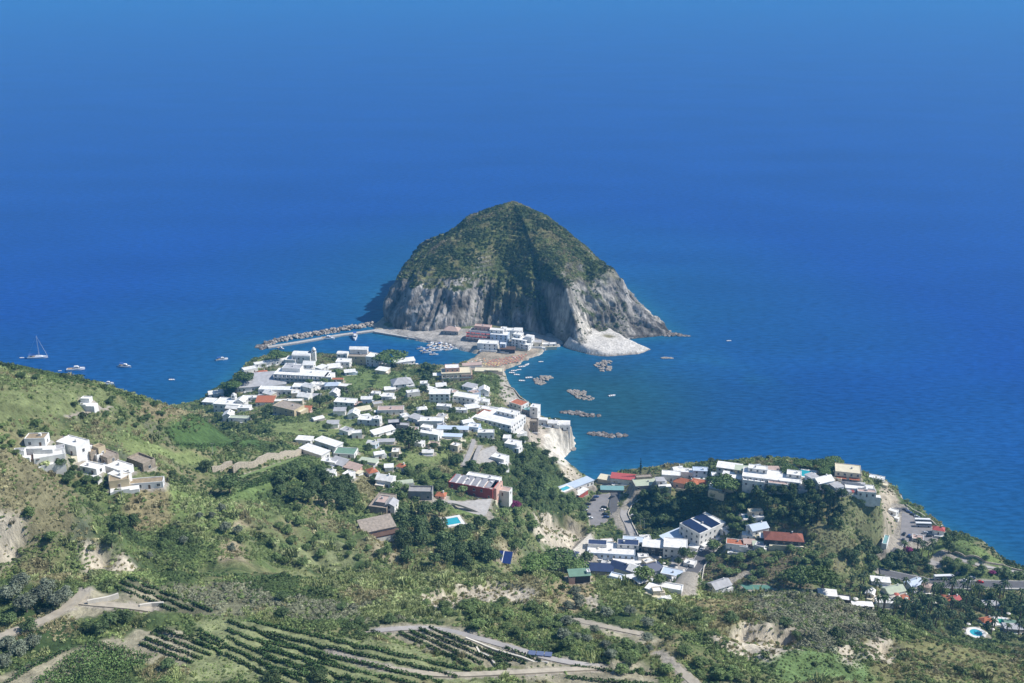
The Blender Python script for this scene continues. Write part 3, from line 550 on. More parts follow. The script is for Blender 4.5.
B(579, 580, 17, 9, 8, 6, 'house with green slab roof and white pillar wall below the pines', 'dark', 'slab', 'green', win=0, blocks=((7.5, -1, 3, 4, 10, 0, 'white', 'flat', 'white'), (-7, -3, 5, 5, 6, 0, 'pink', 'flat', 'pinkish')))
# ---- cove
B(575, 489, 9, 30, 5, -52, 'long white blue beach building on the cove shore', 'white', 'slab', 'blue', 'bathing_house', 'building', win=2)
B(581, 496, 5, 12, 5, -38, 'red sided beach pavilion at the end of the long cove building', 'red', 'slab', 'white', 'pavilion', 'pavilion', win=0)
B(609, 482, 17, 8, 4, -22, 'beach restaurant with cream canopy roof', 'cream', 'slab', 'cream', 'restaurant', 'restaurant', win=0)
B(623, 482, 20, 9, 6, -12, 'beach restaurant with bright red roof', 'white', 'slab', 'red', 'restaurant', 'restaurant')
B(612, 491, 19, 6, 3, -3, 'bar with teal canvas roof behind the cove beach', 'grey', 'slab', 'teal', 'beach_bar', 'bar', win=0)
B(646, 486, 22, 12, 4, 8, 'terrace house with flat grey green roof above the road bend', 'grey', 'flat', 'palegreen', blocks=((0, 7, 14, 4, 6, 0, 'stone', 'flat', 'stone'),))
B(671, 479, 16, 8, 6, -8, 'white flat roofed house at the top of the shaded ravine', 'white', 'flat', 'white', win=2)
B(685, 476, 14, 7, 6, -10, 'white block between two houses on the ravine rim', 'white', 'flat', 'white', 'house_block', 'house')
B(700, 476, 13, 7, 7, -6, 'pale blue house on the ravine rim', 'blue', 'flat', 'blue')
B(686, 487, 20, 8, 6, -24, 'house with orange roofs and white patch over the ravine', 'pink', 'hip', 'terracotta', blocks=((11, 1, 13, 8, 5, 0, 'pink', 'shed', 'terracotta'), (4, -1, 6, 6, 6.5, 0, 'white', 'flat', 'white')))
# ---- headland
B(729, 474, 20, 10, 9, -18, 'flat white roofed house first on the headland skyline', 'white', 'slab', 'white', win=2)
B(745, 476, 17, 8, 8, -14, 'house with pale greenish roof second on the headland skyline', 'ochre', 'slab', 'palegreen', win=2)
B(733, 482, 18, 9, 7, -22, 'bright white roofed block in front of the skyline pair', 'white', 'slab', 'white', 'house_block', 'house')
B(771, 483, 48, 16, 8, -16, 'big white hotel with many stepped roofs on the headland', 'white', 'flat', 'white', 'hotel', 'hotel', win=2, blocks=((-14, -7, 18, 8, 6, 0, 'white', 'flat', 'white'), (6, -8, 16, 8, 7, 0, 'white', 'flat', 'pinkish'), (-12, 4, 16, 7, 4, 8, 'white', 'flat', 'white'), (18, 3, 12, 8, 3.5, 8, 'white', 'flat', 'white')), extras=(balconies(2),))
B(775, 473, 26, 6, 5, -3, 'low terrace building with brown pergola behind the big white hotel', 'cream', 'slab', 'pinkish', 'terrace_building', 'building', win=0)
B(822, 486, 16, 9, 7, 24, 'white house with sloping roof right of the hotel pool', 'white', 'gable', 'white')
B(847, 477, 21, 14, 9, -14, 'large cream building with pale square roof on the headland', 'cream', 'flat', 'cream', 'hotel', 'hotel', win=2, extras=(awning(2, ROOF['terracotta'], zf=.5),))
B(859, 492, 24, 8, 5, -10, 'white terraced house with red balconies on the cliff edge', 'white', 'flat', 'white', win=2, blocks=((5, -5, 15, 6, 5, 0, 'white', 'flat', 'pinkish'),), extras=(awning(3, redcloth, zf=.8),))
B(873, 480, 18, 6, 3.4, -26, 'narrow white terrace block at the very tip of the headland', 'white', 'flat', 'white', 'terrace_wing', 'building', win=2)
# ---- spa village
B(702, 534, 32, 20, 12, 38, 'large white house with two dark solar stripes on its roof', 'white', 'flat', 'white', 'spa_house', 'building', win=2, blocks=((15, -14, 12, 7, 8, 0, 'white', 'flat', 'white'),), extras=(panels(2, zadd=.4),))
B(675, 541, 26, 9, 5, 36, 'blue roofed lean-to wing left of the solar striped house', 'blue', 'shed', 'blue', 'wing', 'building')  # blue wall and roof colours carry the wing's shade
B(675, 554, 20, 14, 12, -10, 'square white block with blank bright side wall', 'white', 'flat', 'white', 'spa_block', 'building', win=2)
B(657, 553, 24, 10, 10, -10, 'glazed dark fronted gallery joined to the square white block', 'dark', 'slab', 'white', 'gallery', 'building', win=3)
B(611, 558, 40, 16, 10, -6, 'pale blue bath house with curved terrace', 'blue', 'flat', 'white', 'bath_house', 'building', win=2, blocks=((14, 5, 18, 8, 4, 10, 'white', 'flat', 'navy'), (-12, 4, 16, 7, 3, 10, 'white', 'flat', 'navy')))
B(633, 548, 18, 9, 9, -8, 'white round windowed block right of the bath house', 'white', 'flat', 'blue', 'spa_block', 'building', win=2)
B(633, 563, 34, 10, 2.5, 2, 'broad pale paved deck in front of the bath house', 'white', 'flat', 'white', 'sun_deck', 'deck', win=0)
B(622, 572, 18, 10, 6, -30, 'steep navy tent roof nearest the umbrella pine', 'white', 'gable', 'navy', 'tent_pavilion', 'pavilion', win=0)
B(651, 572, 20, 11, 5, 24, 'widest navy tent roof of the spa', 'white', 'hip', 'navy', 'tent_pavilion', 'pavilion', win=0)
B(636, 574, 12, 10, 6, -34, 'white roofed pavilion between two navy tent roofs', 'white', 'gable', 'white', 'tent_pavilion', 'pavilion', win=0)
B(600, 573, 22, 8, 5, -6, 'low navy roofed changing rooms behind the cane slope', 'grey', 'shed', 'navy', 'changing_rooms', 'building', win=0)
B(571, 558, 11, 8, 5, -18, 'small navy roofed kiosk by the round pools', 'white', 'hip', 'navy', 'kiosk', 'kiosk', win=0)
B(578, 566, 10, 6, 5, -8, 'small white cabin under the navy roofed kiosk', 'white', 'flat', 'white', 'cabin', 'cabin')
B(672, 577, 18, 10, 5, -22, 'white terraced pavilion left of the spa road', 'white', 'flat', 'blue', 'terrace_pavilion', 'pavilion', blocks=((10, 2, 11, 8, 3, 0, 'white', 'flat', 'white'),))
B(667, 589, 26, 8, 3.4, -18, 'lowest white terrace building of the spa', 'white', 'flat', 'white', 'terrace_building', 'building')
B(719, 591, 17, 10, 8, 28, 'small white house with grey ridged roof by the tennis court', 'white', 'gable', 'grey', blocks=((6, -4, 6, 5, 5, 0, 'white', 'flat', 'white'),))
# ---- garden quarter
B(736, 549, 17, 8, 7, -14, 'white garden house with two blank gables above the brush slope', 'white', 'flat', 'terracotta', blocks=((6, -2, 7, 6, 6, 0, 'white', 'flat', 'white'),))
B(749, 546, 9, 5, 4, -6, 'tiny salmon annexe right of the two gabled garden house', 'pink', 'shed', 'pinkish', 'annexe', 'house')
B(783, 541, 32, 12, 5, -8, 'long rust brown roofed hall in the garden quarter', 'dark', 'hip', 'rust', 'hall', 'hall')
B(766, 547, 22, 7, 2.4, -8, 'pale green canopy beside the rust brown hall', 'white', 'slab', 'palegreen', 'canopy', 'canopy', win=0)
B(767, 540, 12, 5, 3.4, -4, 'small white edged canopy tucked against the rust brown hall', 'dark', 'shed', 'white', 'canopy', 'canopy', win=0)
B(757, 532, 16, 9, 6, 22, 'blue grey roofed chalet above the rust brown hall', 'white', 'gable', 'blue', 'chalet', 'house')
B(755, 514, 12, 5, 4, 8, 'low cream house in the trees at the top of the gardens', 'cream', 'flat', 'cream')
# ---- parking shelf and gardens at the right
B(917, 543, 9, 7, 6, -20, 'white and pink ticket booth on the parking shelf', 'white', 'flat', 'pinkish', 'ticket_booth', 'kiosk')
B(938, 533, 9, 6, 5, -20, 'white kiosk with red roof at the cliff railing', 'white', 'hip', 'red', 'kiosk', 'kiosk')
B(893, 514, 7, 5, 4, -40, 'tiny white hut at the foot of the headland cliff', 'white', 'flat', 'white', 'hut', 'hut')
B(885, 545, 4, 14, 5, -26, 'white and teal hoarding wall beside the climbing road', 'white', 'flat', 'teal', 'hoarding', 'wall', win=0)
B(827, 596, 14, 8, 3, -10, 'white garden pavilion at the end of the brush dome', 'white', 'slab', 'white', 'pavilion', 'pavilion', win=0)
B(843, 601, 12, 7, 3, -14, 'white edged bar with dark openings below the garden palms', 'dark', 'flat', 'white', 'bar', 'bar', win=0)
B(880, 583, 15, 7, 4, -10, 'long white roof nearest the road among garden trees', 'white', 'slab', 'white')
B(893, 593, 17, 9, 4, 20, 'pale green roofed pavilion among palms', 'white', 'gable', 'palegreen', 'pavilion', 'pavilion', win=0)
B(913, 588, 14, 8, 6, 30, 'white chalet with blue pitched roof below the road bridge', 'white', 'gable', 'blue', 'chalet', 'house')
B(924, 590, 10, 6, 6, -30, 'cream cottage joined to the blue pitched chalet', 'cream', 'hip', 'pinkish', 'cottage', 'house')
B(886, 604, 18, 7, 3, -6, 'broad white terrace bar in the palm garden', 'white', 'flat', 'white', 'terrace_bar', 'bar', win=0)
B(862, 607, 16, 5, 3, -4, 'dark fronted snack bar in the palm garden', 'dark', 'slab', 'white', 'snack_bar', 'bar', win=0)
B(945, 602, 9, 7, 5, -20, 'small orange roofed cottage in the palm garden', 'cream', 'hip', 'terracotta', 'cottage', 'house')
B(954, 603, 8, 6, 5, 22, 'small white cottage with red gable in the palm garden', 'white', 'gable', 'red', 'cottage', 'house')
B(990, 607, 12, 6, 4, -6, 'low grey roofed house above the garden pool', 'cream', 'slab', 'grey')
B(1012, 630, 14, 7, 4, -6, 'pale roofed bathhouse at the right edge of the gardens', 'grey', 'slab', 'grey', 'bathhouse', 'building')
B(1010, 625, 9, 5, 3, -10, 'small green canopy beside the right hand pool', 'white', 'slab', 'green', 'canopy', 'canopy', win=0)
# ---- farm group on the left hill
B(74, 451, 23, 13, 10, -26, 'white cube farmhouse with bright flat roof on the left hill', 'white', 'flat', 'white', 'farmhouse', 'house', blocks=((-14, 3, 9, 11, 8, 0, 'stone', 'flat', 'stone'),))
B(50, 461, 24, 12, 7, 24, 'low white terrace house left of the white cube farmhouse', 'white', 'flat', 'white', blocks=((8, 5, 10, 7, 9, 0, 'white', 'flat', 'grey'),))
B(38, 445, 17, 10, 8, 4, 'small whitewashed barn with earth roof at the back of the farm', 'white', 'flat', 'earth', 'barn', 'barn')
B(20, 455, 9, 6, 5, 10, 'little pale shed by the left frame edge of the farm', 'white', 'flat', 'grey', 'shed', 'shed')
B(33, 461, 14, 8, 4, 0, 'stone pen with dark canopy left of the farm terrace', 'stone', 'slab', 'brown', 'pen', 'shed', win=0)
B(91, 456, 17, 10, 8, -34, 'tumbledown stone house right of the white cube', 'stone', 'flat', 'earth', 'stone_house', 'house', blocks=((6, 4, 8, 6, 10, 0, 'ochre', 'flat', 'earth'),))
B(107, 460, 18, 10, 7, -34, 'second stone house with broken roof edge in the farm group', 'stone', 'flat', 'stone', 'stone_house', 'house', blocks=((-4, -5, 7, 5, 8, 0, 'white', 'flat', 'stone'),))
B(93, 472, 18, 9, 6, -22, 'small white annexe with black doorway in front of the stone houses', 'white', 'flat', 'white', 'annexe', 'house')
B(118, 472, 24, 12, 7, -30, 'bright white farmhouse in the middle of the group', 'white', 'flat', 'white', 'farmhouse', 'house', blocks=((13, -8, 16, 10, 6, 0, 'white', 'flat', 'white'),))
B(142, 467, 21, 11, 8, -34, 'roofless stone barn with gaping windows', 'stone', 'open', 'stone', 'roofless_barn', 'barn', win=2)
B(146, 487, 30, 9, 6, 10, 'crumbling whitewashed farm building at the right end of the group', 'white', 'flat', 'earth', 'farm_building', 'building', win=2, blocks=((-18, -1, 12, 10, 7, 0, 'ochre', 'flat', 'earth'),))
B(120, 486, 16, 10, 8, 18, 'low plastered barn with dark opening among the reeds', 'ochre', 'flat', 'earth', 'barn', 'barn')
B(87, 403, 8, 5, 4, -6, 'small square white hut alone on the left slope', 'white', 'flat', 'white', 'hut', 'hut')

# small houses filling the gaps: described by look and by the named building they stand beside
NAMED = [(b[6], px(*b[0])) for b in BUILT]; SEEN = set()
def small(u, v, k):
    q = random.Random(int(u * 13 + v * 7)); w_ = q.uniform(6.5, 11); d_ = q.uniform(5, 8); h = q.uniform(2.6, 6)
    roofs = [('flat', 'white', 'flat white roof'), ('flat', 'white', 'flat white roof'), ('flat', 'white', 'flat white roof'), ('slab', 'white', 'white slab roof'), ('slab', 'white', 'white slab roof'), ('gable', 'white', 'white pitched roof'), ('slab', 'grey', 'grey slab roof'), ('gable', 'white', 'white pitched roof'), ('vault', 'white', 'rounded white roof'), ('hip', 'terracotta', 'terracotta roof'), ('flat', 'pinkish', 'rose grey roof'), ('flat', 'grey', 'flat grey roof')]
    if u > 580 and v > 538 and u < 700: roofs = roofs[:6]
    rk, rc, rl = roofs[q.randrange(len(roofs))]; wl, wn = q.choice([('white', 'white'), ('white', 'white'), ('white', 'white'), ('white', 'white'), ('cream', 'cream'), ('blue', 'pale blue')])
    L_ = sorted(NAMED, key=lambda n: (n[1][0] - u) ** 2 + (n[1][1] - v) ** 2)
    for nl, (nu, nv) in L_[:5]:
        side = ('right of' if u > nu else 'left of') if abs(u - nu) > abs(v - nv) else ('in front of' if v > nv else 'behind')
        for t in ('%s cottage with %s %s the %s' % (wn, rl, side, nl), '%s cottage %s the %s' % (wn, side, nl), 'cottage %s the %s' % (side, nl)):
            if len(t.split()) <= 16 and t not in SEEN: break
        else: continue
        break
    SEEN.add(t); B(u, v, w_, d_, h, q.uniform(-38, 30), t, wl, rk, rc, 'cottage', 'house', blocks=((w_ * .45, -d_ * .3, w_ * .5, d_ * .6, h * .6, 0, wl, 'flat', 'white'),) if q.random() < .5 else ())
for i, (u, v) in enumerate([(247, 380), (291, 369), (322, 372), (334, 369), (316, 388), (262, 378), (270, 397), (310, 391), (383, 373), (350, 374), (335, 397), (316, 398), (367, 403), (378, 407), (413, 396), (424, 387), (430, 392), (452, 394), (474, 397), (472, 411), (405, 418), (416, 421), (442, 418), (467, 425), (474, 430), (442, 429), (414, 434), (408, 441), (420, 447), (456, 450), (373, 447), (357, 437), (347, 434), (333, 427), (379, 458), (396, 455), (389, 470), (372, 475), (402, 470), (330, 474), (349, 479), (512, 432), (507, 441), (521, 437), (553, 426), (715, 480), (757, 471), (791, 471), (797, 487), (811, 481), (836, 489), (838, 480), (757, 490), (677, 472), (660, 483), (716, 488), (597, 563), (657, 583), (683, 588), (607, 546), (598, 549), (640, 585), (694, 549), (760, 549), (748, 538), (870, 595), (903, 601), (986, 622), (229, 419), (210, 404), (245, 411), (296, 397), (305, 400), (340, 414), (354, 417), (366, 419), (388, 399), (376, 397), (441, 388), (470, 389), (484, 394), (606, 566), (616, 579), (629, 581), (648, 566), (664, 571), (676, 584), (652, 590), (643, 560), (690, 566), (660, 545), (645, 541), (622, 551), (588, 566), (604, 552), (657, 594)]): small(u, v, i)
# pools, car parks and lawns are levelled too
POOLS = []
def pool(u, v, w_, d_, rot, label, shape='box', deckc='white', teal=(.04, .36, .44)):
    p = G(u, v); s = depth(p) / F; levelbox(p[0], p[1], p[2], w_ * s + 4, d_ * s + 4, R(rot)); POOLS.append(((p[0], p[1], p[2]), w_ * s, d_ * s, R(rot), label, shape, deckc, teal))
pool(452, 522, 15, 13, 20, 'turquoise swimming pool with pale terrace below the red villa')
pool(584, 549, 12, 12, -10, 'round bright blue thermal pool left of the bath house', 'round', teal=(.03, .25, .6))
pool(806, 474, 14, 14, -20, 'turquoise hotel pool between pines and white hotel')
pool(851, 489, 14, 8, -8, 'teal pool on the terrace of the cliff edge house', teal=(.04, .3, .36))
pool(976, 633, 12, 12, 10, 'round turquoise pool in the palm garden', 'round')
pool(1002, 622, 7, 9, -10, 'small emerald pool by the green canopy', teal=(.03, .3, .2))
pool(750, 517, 10, 7, 0, 'small dark teal pool shaded by garden trees', teal=(.02, .22, .22))
pool(565, 489, 6, 10, -50, 'aqua paddling pool beside the long cove building', teal=(.08, .42, .5))
LOTS = []
def lot(name, pts, m):
    P3 = Gp(pts); z = float(np.median(P3[:, 2])); ins = inpoly(GX, GY, P3[:, :2]); d = segdist(GX, GY, P3[:, :2]); k = np.where(ins, 1, np.clip(1 - (d - 1) / 4, 0, 1)); k = np.where(SD > 1, k, 0)
    H1[:] = H1 * (1 - k) + z * k; NOGO[:] |= ins | (d < 1.2); LOTS.append((name, [(p[0], p[1]) for p in P3], z, m))
lot('car_park', [(594, 497), (610, 494), (607, 506), (602, 512), (607, 520), (592, 524), (588, 512)], mat('worn_asphalt', (.24, .23, .23), .9, .15, .3))
lot('car_park', [(902, 512), (925, 524), (940, 533), (936, 540), (915, 545), (900, 540)], mat('worn_asphalt', (.24, .23, .23)))
lot('tennis_court', [(740, 587), (768, 584), (775, 588), (746, 592)], mat('court_green', (.10, .22, .17), .9, .05))
lot('pavement', [(478, 449), (494, 449), (500, 462), (470, 462)], concrete)
lot('pavement', [(460, 499), (478, 504), (492, 511), (486, 516), (458, 506)], concrete)
lot('pavement', [(672, 560), (700, 558), (690, 580), (668, 582)], lightroad)
lot('pavement', [(558, 548), (590, 540), (600, 560), (572, 566)], mat('pale_rock_terrace', (.6, .56, .48), .95, .25, .6))
lot('pavement', [(872, 596), (900, 594), (915, 602), (885, 608)], mat('garden_paving', (.5, .47, .42), .95, .25, .4))
H[:] = np.where(SD > .8, np.maximum(H1, .3), H)
# ------------------------------------------------------------------ zones of ground, traced on the relief: colour, plant kind (-1 none), plant density
ZC = np.zeros(GX.shape + (3,)); ZK = np.full(GX.shape, 9); ZD = np.ones(GX.shape)
n1 = fbm(GX, GY, 40, 4, 71); n2 = fbm(GX, GY, 14, 3, 81); n3 = fbm(GX, GY, 5, 2, 91)
green = np.array((.12, .16, .06)); dry = np.array((.20, .19, .10)); soil = np.array((.36, .30, .22)); tuff = np.array((.60, .55, .45)); rock = np.array((.27, .24, .205)); dark = np.array((.05, .08, .03))
def lerp(a, b, k): k = np.clip(k, 0, 1)[..., None]; return a * (1 - k) + b * k
ZC[:] = lerp(green, dry, .35 + 1.6 * n2 + 1.0 * n1); ZC[:] = lerp(ZC, dark, (-n1 * 2.5 + n3))
gy_, gx_ = np.gradient(H, ST); SL = np.hypot(gx_, gy_)
rk = np.clip((SL - 1.0 + .5 * n3) * 2.5, 0, 1) * np.clip(1 - np.clip((SD - 40) / 20, 0, 1) * .8, 0, 1)
ZC[:] = lerp(ZC, rock * (1 + .5 * n3[..., None]), rk); ZD *= 1 - .85 * rk
far = GY > 700
shore = np.clip((3.0 - H) / 2, 0, 1) * (SD < 12); ZC[:] = lerp(ZC, np.array((.42, .39, .34)), shore); ZD *= 1 - shore
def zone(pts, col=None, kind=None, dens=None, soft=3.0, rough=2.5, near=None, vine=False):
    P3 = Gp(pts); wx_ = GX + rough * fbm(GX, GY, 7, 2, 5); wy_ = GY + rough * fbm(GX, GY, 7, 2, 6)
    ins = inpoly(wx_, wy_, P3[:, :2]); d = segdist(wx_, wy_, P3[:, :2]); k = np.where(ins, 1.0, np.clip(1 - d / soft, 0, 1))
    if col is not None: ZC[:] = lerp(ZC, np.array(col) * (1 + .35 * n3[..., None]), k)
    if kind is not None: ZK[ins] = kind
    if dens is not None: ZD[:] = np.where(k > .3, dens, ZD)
grass = (.15, .20, .07); lime = (.19, .23, .09); cream = (.50, .45, .36)
zone([(343, 376), (366, 369), (396, 371), (410, 376), (400, 384), (378, 388), (350, 391), (344, 386)], grass, 5, .35)
zone([(262, 424), (300, 424), (318, 416), (350, 412), (352, 424), (340, 436), (312, 436), (280, 432)], lime, 5, .35)
zone([(340, 440), (362, 438), (392, 446), (410, 452), (400, 460), (372, 456)], grass, 5, .3)
zone([(372, 434), (394, 436), (392, 442), (374, 446)], lime, 5, .3)
zone([(402, 456), (440, 450), (450, 458), (420, 466), (400, 464)], lime, 5, .3)
zone([(448, 503), (462, 500), (480, 509), (482, 518), (452, 512)], grass, 5, .4)
zone([(0, 392), (60, 384), (110, 392), (100, 404), (40, 416), (0, 418)], (.155, .18, .08), 5, .75)
zone([(150, 402), (210, 418), (238, 436), (215, 440), (190, 430), (140, 415)], (.22, .19, .11), 4, .9)
zone([(0, 452), (50, 468), (80, 500), (70, 530), (0, 520)], (.19, .175, .10), 4, 1)
zone([(165, 430), (245, 436), (260, 442), (262, 452), (180, 448)], (.07, .12, .04), 0, 1.0)
zone([(120, 440), (190, 452), (215, 462), (180, 462), (130, 452)], lime, 5, .5)
zone([(255, 484), (290, 470), (305, 462), (302, 470), (270, 486), (250, 498), (225, 500), (235, 492)], (.13, .185, .065), 5, .7)
zone([(130, 490), (165, 480), (185, 500), (170, 525), (135, 530), (125, 508)], (.23, .20, .11), 4, .9)
zone([(170, 480), (230, 500), (250, 530), (210, 545), (175, 530)], (.15, .2, .07), 2, .8)
zone([(380, 420), (410, 420), (412, 432), (384, 434)], (.08, .11, .05), 0, 1)
zone([(270, 560), (320, 540), (360, 550), (350, 568)], (.18, .2, .1), 2, .8)
# foreground
zone([(130, 585), (250, 583), (270, 600), (240, 618), (150, 610)], (.16, .16, .10), 3, 1.0)
zone([(250, 596), (420, 600), (440, 622), (290, 622)], (.14, .15, .09), 3, 1.0)
zone([(280, 572), (450, 573), (520, 582), (440, 592), (300, 588)], (.20, .22, .10), 2, 1.0)
zone([(360, 607), (480, 600), (500, 612), (420, 622), (360, 620)], (.22, .25, .11), 2, 1.0)
zone([(590, 580), (700, 594), (740, 610), (745, 625), (700, 622), (640, 606), (590, 596)], (.24, .26, .10), 2, 1.0)
zone([(690, 600), (745, 602), (760, 622), (720, 628)], (.26, .23, .12), 4, .8)
zone([(750, 597), (820, 590), (870, 610), (890, 640), (830, 655), (760, 640)], (.16, .15, .10), 3, 1.0)
zone([(760, 655), (860, 655), (880, 680), (780, 683)], (.14, .21, .08), 5, .7)
zone([(860, 640), (960, 646), (1024, 655), (1024, 683), (880, 683)], (.2, .2, .09), 4, .8)
zone([(640, 640), (680, 640), (670, 655), (640, 655)], dry, 4, .5)
zone([(600, 560), (560, 586), (540, 600), (570, 612), (590, 600)], (.32, .27, .16), 4, .5)
# bare tuff faces and cliffs
for p in ([(0, 546), (14, 534), (26, 536), (22, 552), (8, 560), (0, 560)], [(88, 562), (98, 545), (108, 552), (104, 568), (92, 572)], [(112, 566), (122, 552), (128, 566), (120, 574)],
          [(422, 600), (440, 590), (470, 588), (500, 583), (528, 592), (530, 601), (500, 602), (470, 600), (440, 608)], [(536, 524), (548, 515), (572, 522), (592, 534), (585, 545), (555, 550), (538, 540)],
          [(722, 640), (748, 628), (800, 632), (806, 650), (770, 658), (740, 656)], [(868, 660), (880, 640), (894, 640), (890, 664)], [(846, 655), (854, 650), (856, 668)], [(584, 600), (596, 596), (592, 610)],
          [(552, 432), (574, 434), (575, 448), (566, 462), (556, 458), (548, 446)], [(563, 462), (578, 474), (570, 482), (556, 478)]):
    zone(p, (.47, .42, .33), 4, .42, 3, 4.5)
zone([(496, 384), (508, 380), (516, 392), (518, 404), (508, 403), (500, 396)], (.36, .33, .28), -1, .2)
zone([(500, 440), (548, 455), (585, 500), (560, 515), (500, 500), (480, 478)], (.06, .085, .035), 0, 1)
zone([(480, 376), (498, 377), (498, 392), (478, 390)], (.1, .13, .05), 1, 1)
zone([(518, 408), (545, 420), (548, 440), (536, 446), (528, 430), (515, 415)], (.42, .37, .30), -1, .15)
zone([(880, 480), (893, 490), (897, 510), (892, 525), (880, 540), (876, 520), (882, 500)], (.38, .33, .25), 4, .3)
zone([(545, 475), (560, 480), (575, 500), (560, 500), (545, 490)], (.09, .13, .05), 1, 1)
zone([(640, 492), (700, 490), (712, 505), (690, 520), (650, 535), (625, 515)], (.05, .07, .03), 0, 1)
zone([(478, 352), (506, 352), (540, 346), (536, 356), (520, 361), (508, 370), (500, 376), (470, 372), (468, 362)], (.34, .29, .225), -1, 0, rough=.5)
zone([(478, 330), (560, 334), (560, 350), (470, 352), (378, 332), (400, 326)], (.36, .34, .31), -1, .05, rough=.5)
zone([(940, 545), (960, 540), (985, 552), (1003, 566), (985, 570), (955, 560)], grass, 5, .5)
zone([(924, 545), (945, 540), (942, 556), (922, 560)], grass, 5, .5)
zone([(700, 560), (745, 556), (800, 556), (810, 590), (740, 588), (705, 582)], (.15, .13, .08), 4, 1.0)
zone([(843, 500), (880, 500), (880, 550), (830, 560), (820, 540)], (.16, .17, .085), 9, 1)
for p in ([(222, 558), (232, 540), (242, 545), (236, 560)], [(232, 530), (242, 514), (250, 528)], [(318, 495), (330, 500), (326, 512)], [(375, 528), (392, 545), (388, 566), (376, 556)],
          [(500, 548), (516, 545), (512, 562), (498, 565)]):
    zone(p, (.30, .26, .17), 4, .8, 3, 4.5)
zone([(548, 434), (574, 434), (576, 448), (566, 464), (552, 460), (545, 446)], (.58, .54, .46), -1, .05)
# bare earth round the vines
for p in ([(122, 640), (140, 630), (180, 634), (240, 662), (230, 675), (190, 672), (150, 650)], [(60, 655), (110, 640), (160, 650), (150, 665), (100, 652), (50, 683), (0, 683), (20, 668)], [(372, 628), (440, 626), (520, 650), (556, 664), (540, 672), (470, 660), (390, 638)],
          [(60, 610), (90, 590), (120, 596), (122, 606), (80, 620)], [(575, 672), (640, 664), (660, 683), (570, 683)], [(520, 668), (570, 668), (560, 680), (520, 678)], [(560, 616), (620, 628), (660, 640), (640, 645), (590, 630)], [(125, 590), (160, 596), (160, 610), (130, 606)]):
    zone(p, (.31, .285, .20), 5, .16, 2, 2.5)
zone([(200, 620), (300, 630), (440, 655), (480, 683), (190, 683), (200, 650)], (.22, .245, .12), 5, .45)
ZD[NOGO] = 0
ZC[NOGO] = np.array((.33, .30, .25))
foam = np.clip(1 - np.abs(H - .1) / .45, 0, 1) * np.clip(n3 * 3 + .4, 0, 1); ZC[:] = lerp(ZC, np.array((.62, .64, .62)), foam * .8)
ground_m = ground_mat('ground')
ny, nx = GX.shape; idx = np.arange(ny * nx).reshape(ny, nx)
Q = np.stack([idx[:-1, :-1], idx[:-1, 1:], idx[1:, 1:], idx[1:, :-1]], -1).reshape(-1, 4)
V = np.stack([GX, GY, H], -1).reshape(-1, 3)
dpt = V[:, 1] * CP + (CAMZ - V[:, 2]) * SP
ok = (np.abs(V[:, 0]) < .5 * dpt + 70) & (V[:, 2] > -8.5)
Q = Q[ok[Q].any(1)]; used = np.unique(Q); rm = np.zeros(len(V), int); rm[used] = np.arange(len(used))
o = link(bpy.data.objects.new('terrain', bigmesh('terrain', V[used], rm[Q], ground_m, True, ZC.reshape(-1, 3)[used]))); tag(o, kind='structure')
# ------------------------------------------------------------------ the islet: polar relief round its summit
IC = (0.0, 1276.0)
front = [W(u, v, 0)[:2] for u, v in [(379, 321), (384, 328), (400, 333), (425, 334), (450, 331), (478, 328), (505, 329), (530, 333), (545, 338), (556, 341), (566, 347), (580, 350), (592, 348), (604, 344), (622, 341), (645, 338), (662, 336), (671, 333)]]
OUT = [tuple(p) for p in front] + [(160, 1165), (152, 1200), (138, 1260), (112, 1330), (65, 1380), (-15, 1395), (-90, 1365), (-132, 1310), (-148, 1245), (-151, 1195)]
def Rth(th):
    best = np.full(th.shape, 1.0); n = len(OUT); dx = np.cos(th); dy = np.sin(th)
    for i in range(n):
        x1, y1 = OUT[i][0] - IC[0], OUT[i][1] - IC[1]; x2, y2 = OUT[(i + 1) % n][0] - IC[0], OUT[(i + 1) % n][1] - IC[1]
        ex, ey = x2 - x1, y2 - y1; den = dx * ey - dy * ex; den = np.where(np.abs(den) < 1e-9, 1e-9, den)
        t = (x1 * ey - y1 * ex) / den; s_ = (x1 * dy - y1 * dx) / den
        best = np.where((t > 0) & (s_ >= -1e-6) & (s_ <= 1 + 1e-6), t, best)
    return best
NT, NR = 1100, 190
th = np.linspace(0, 2 * math.pi, NT, endpoint=False); RR = Rth(th); RR = RR * (1 - .07 * np.exp(-(((th - math.pi * 1.12 + math.pi) % (2 * math.pi) - math.pi) / .5) ** 2))
th_of = lambda u, v: math.atan2(W(u, v, 0)[1] - IC[1], W(u, v, 0)[0] - IC[0])
def wdif(a, b): return (a - b + math.pi) % (2 * math.pi) - math.pi
tC = -math.pi + (th_of(555, 340) + math.pi)      # deep cleft
def bump(th, c, w_): return np.exp(-(wdif(th, c) / w_) ** 2)
prL = ([0, .07, .2, .38, .6, .78, .86, .93, 1], [1, .97, .90, .79, .63, .49, .40, .2, 0]); prC = ([0, .07, .2, .4, .6, .75, .86, .93, 1], [1, .97, .885, .75, .575, .44, .33, .16, 0]); prR = ([0, .07, .2, .38, .6, .8, .9, 1], [1, .975, .89, .765, .53, .24, .09, 0]); prP = ([0, .07, .2, .38, .6, .74, .82, .9, 1], [1, .975, .89, .76, .60, .47, .26, .08, 0])
wC = bump(th, th_of(512, 330), .28); wP = bump(th, th_of(590, 345), .16); wR = np.clip((wdif(th, th_of(610, 345)) / .2), 0, 1) * np.clip((3.4 - wdif(th, th_of(610, 345)) % 6.2832) / .5, 0, 1)
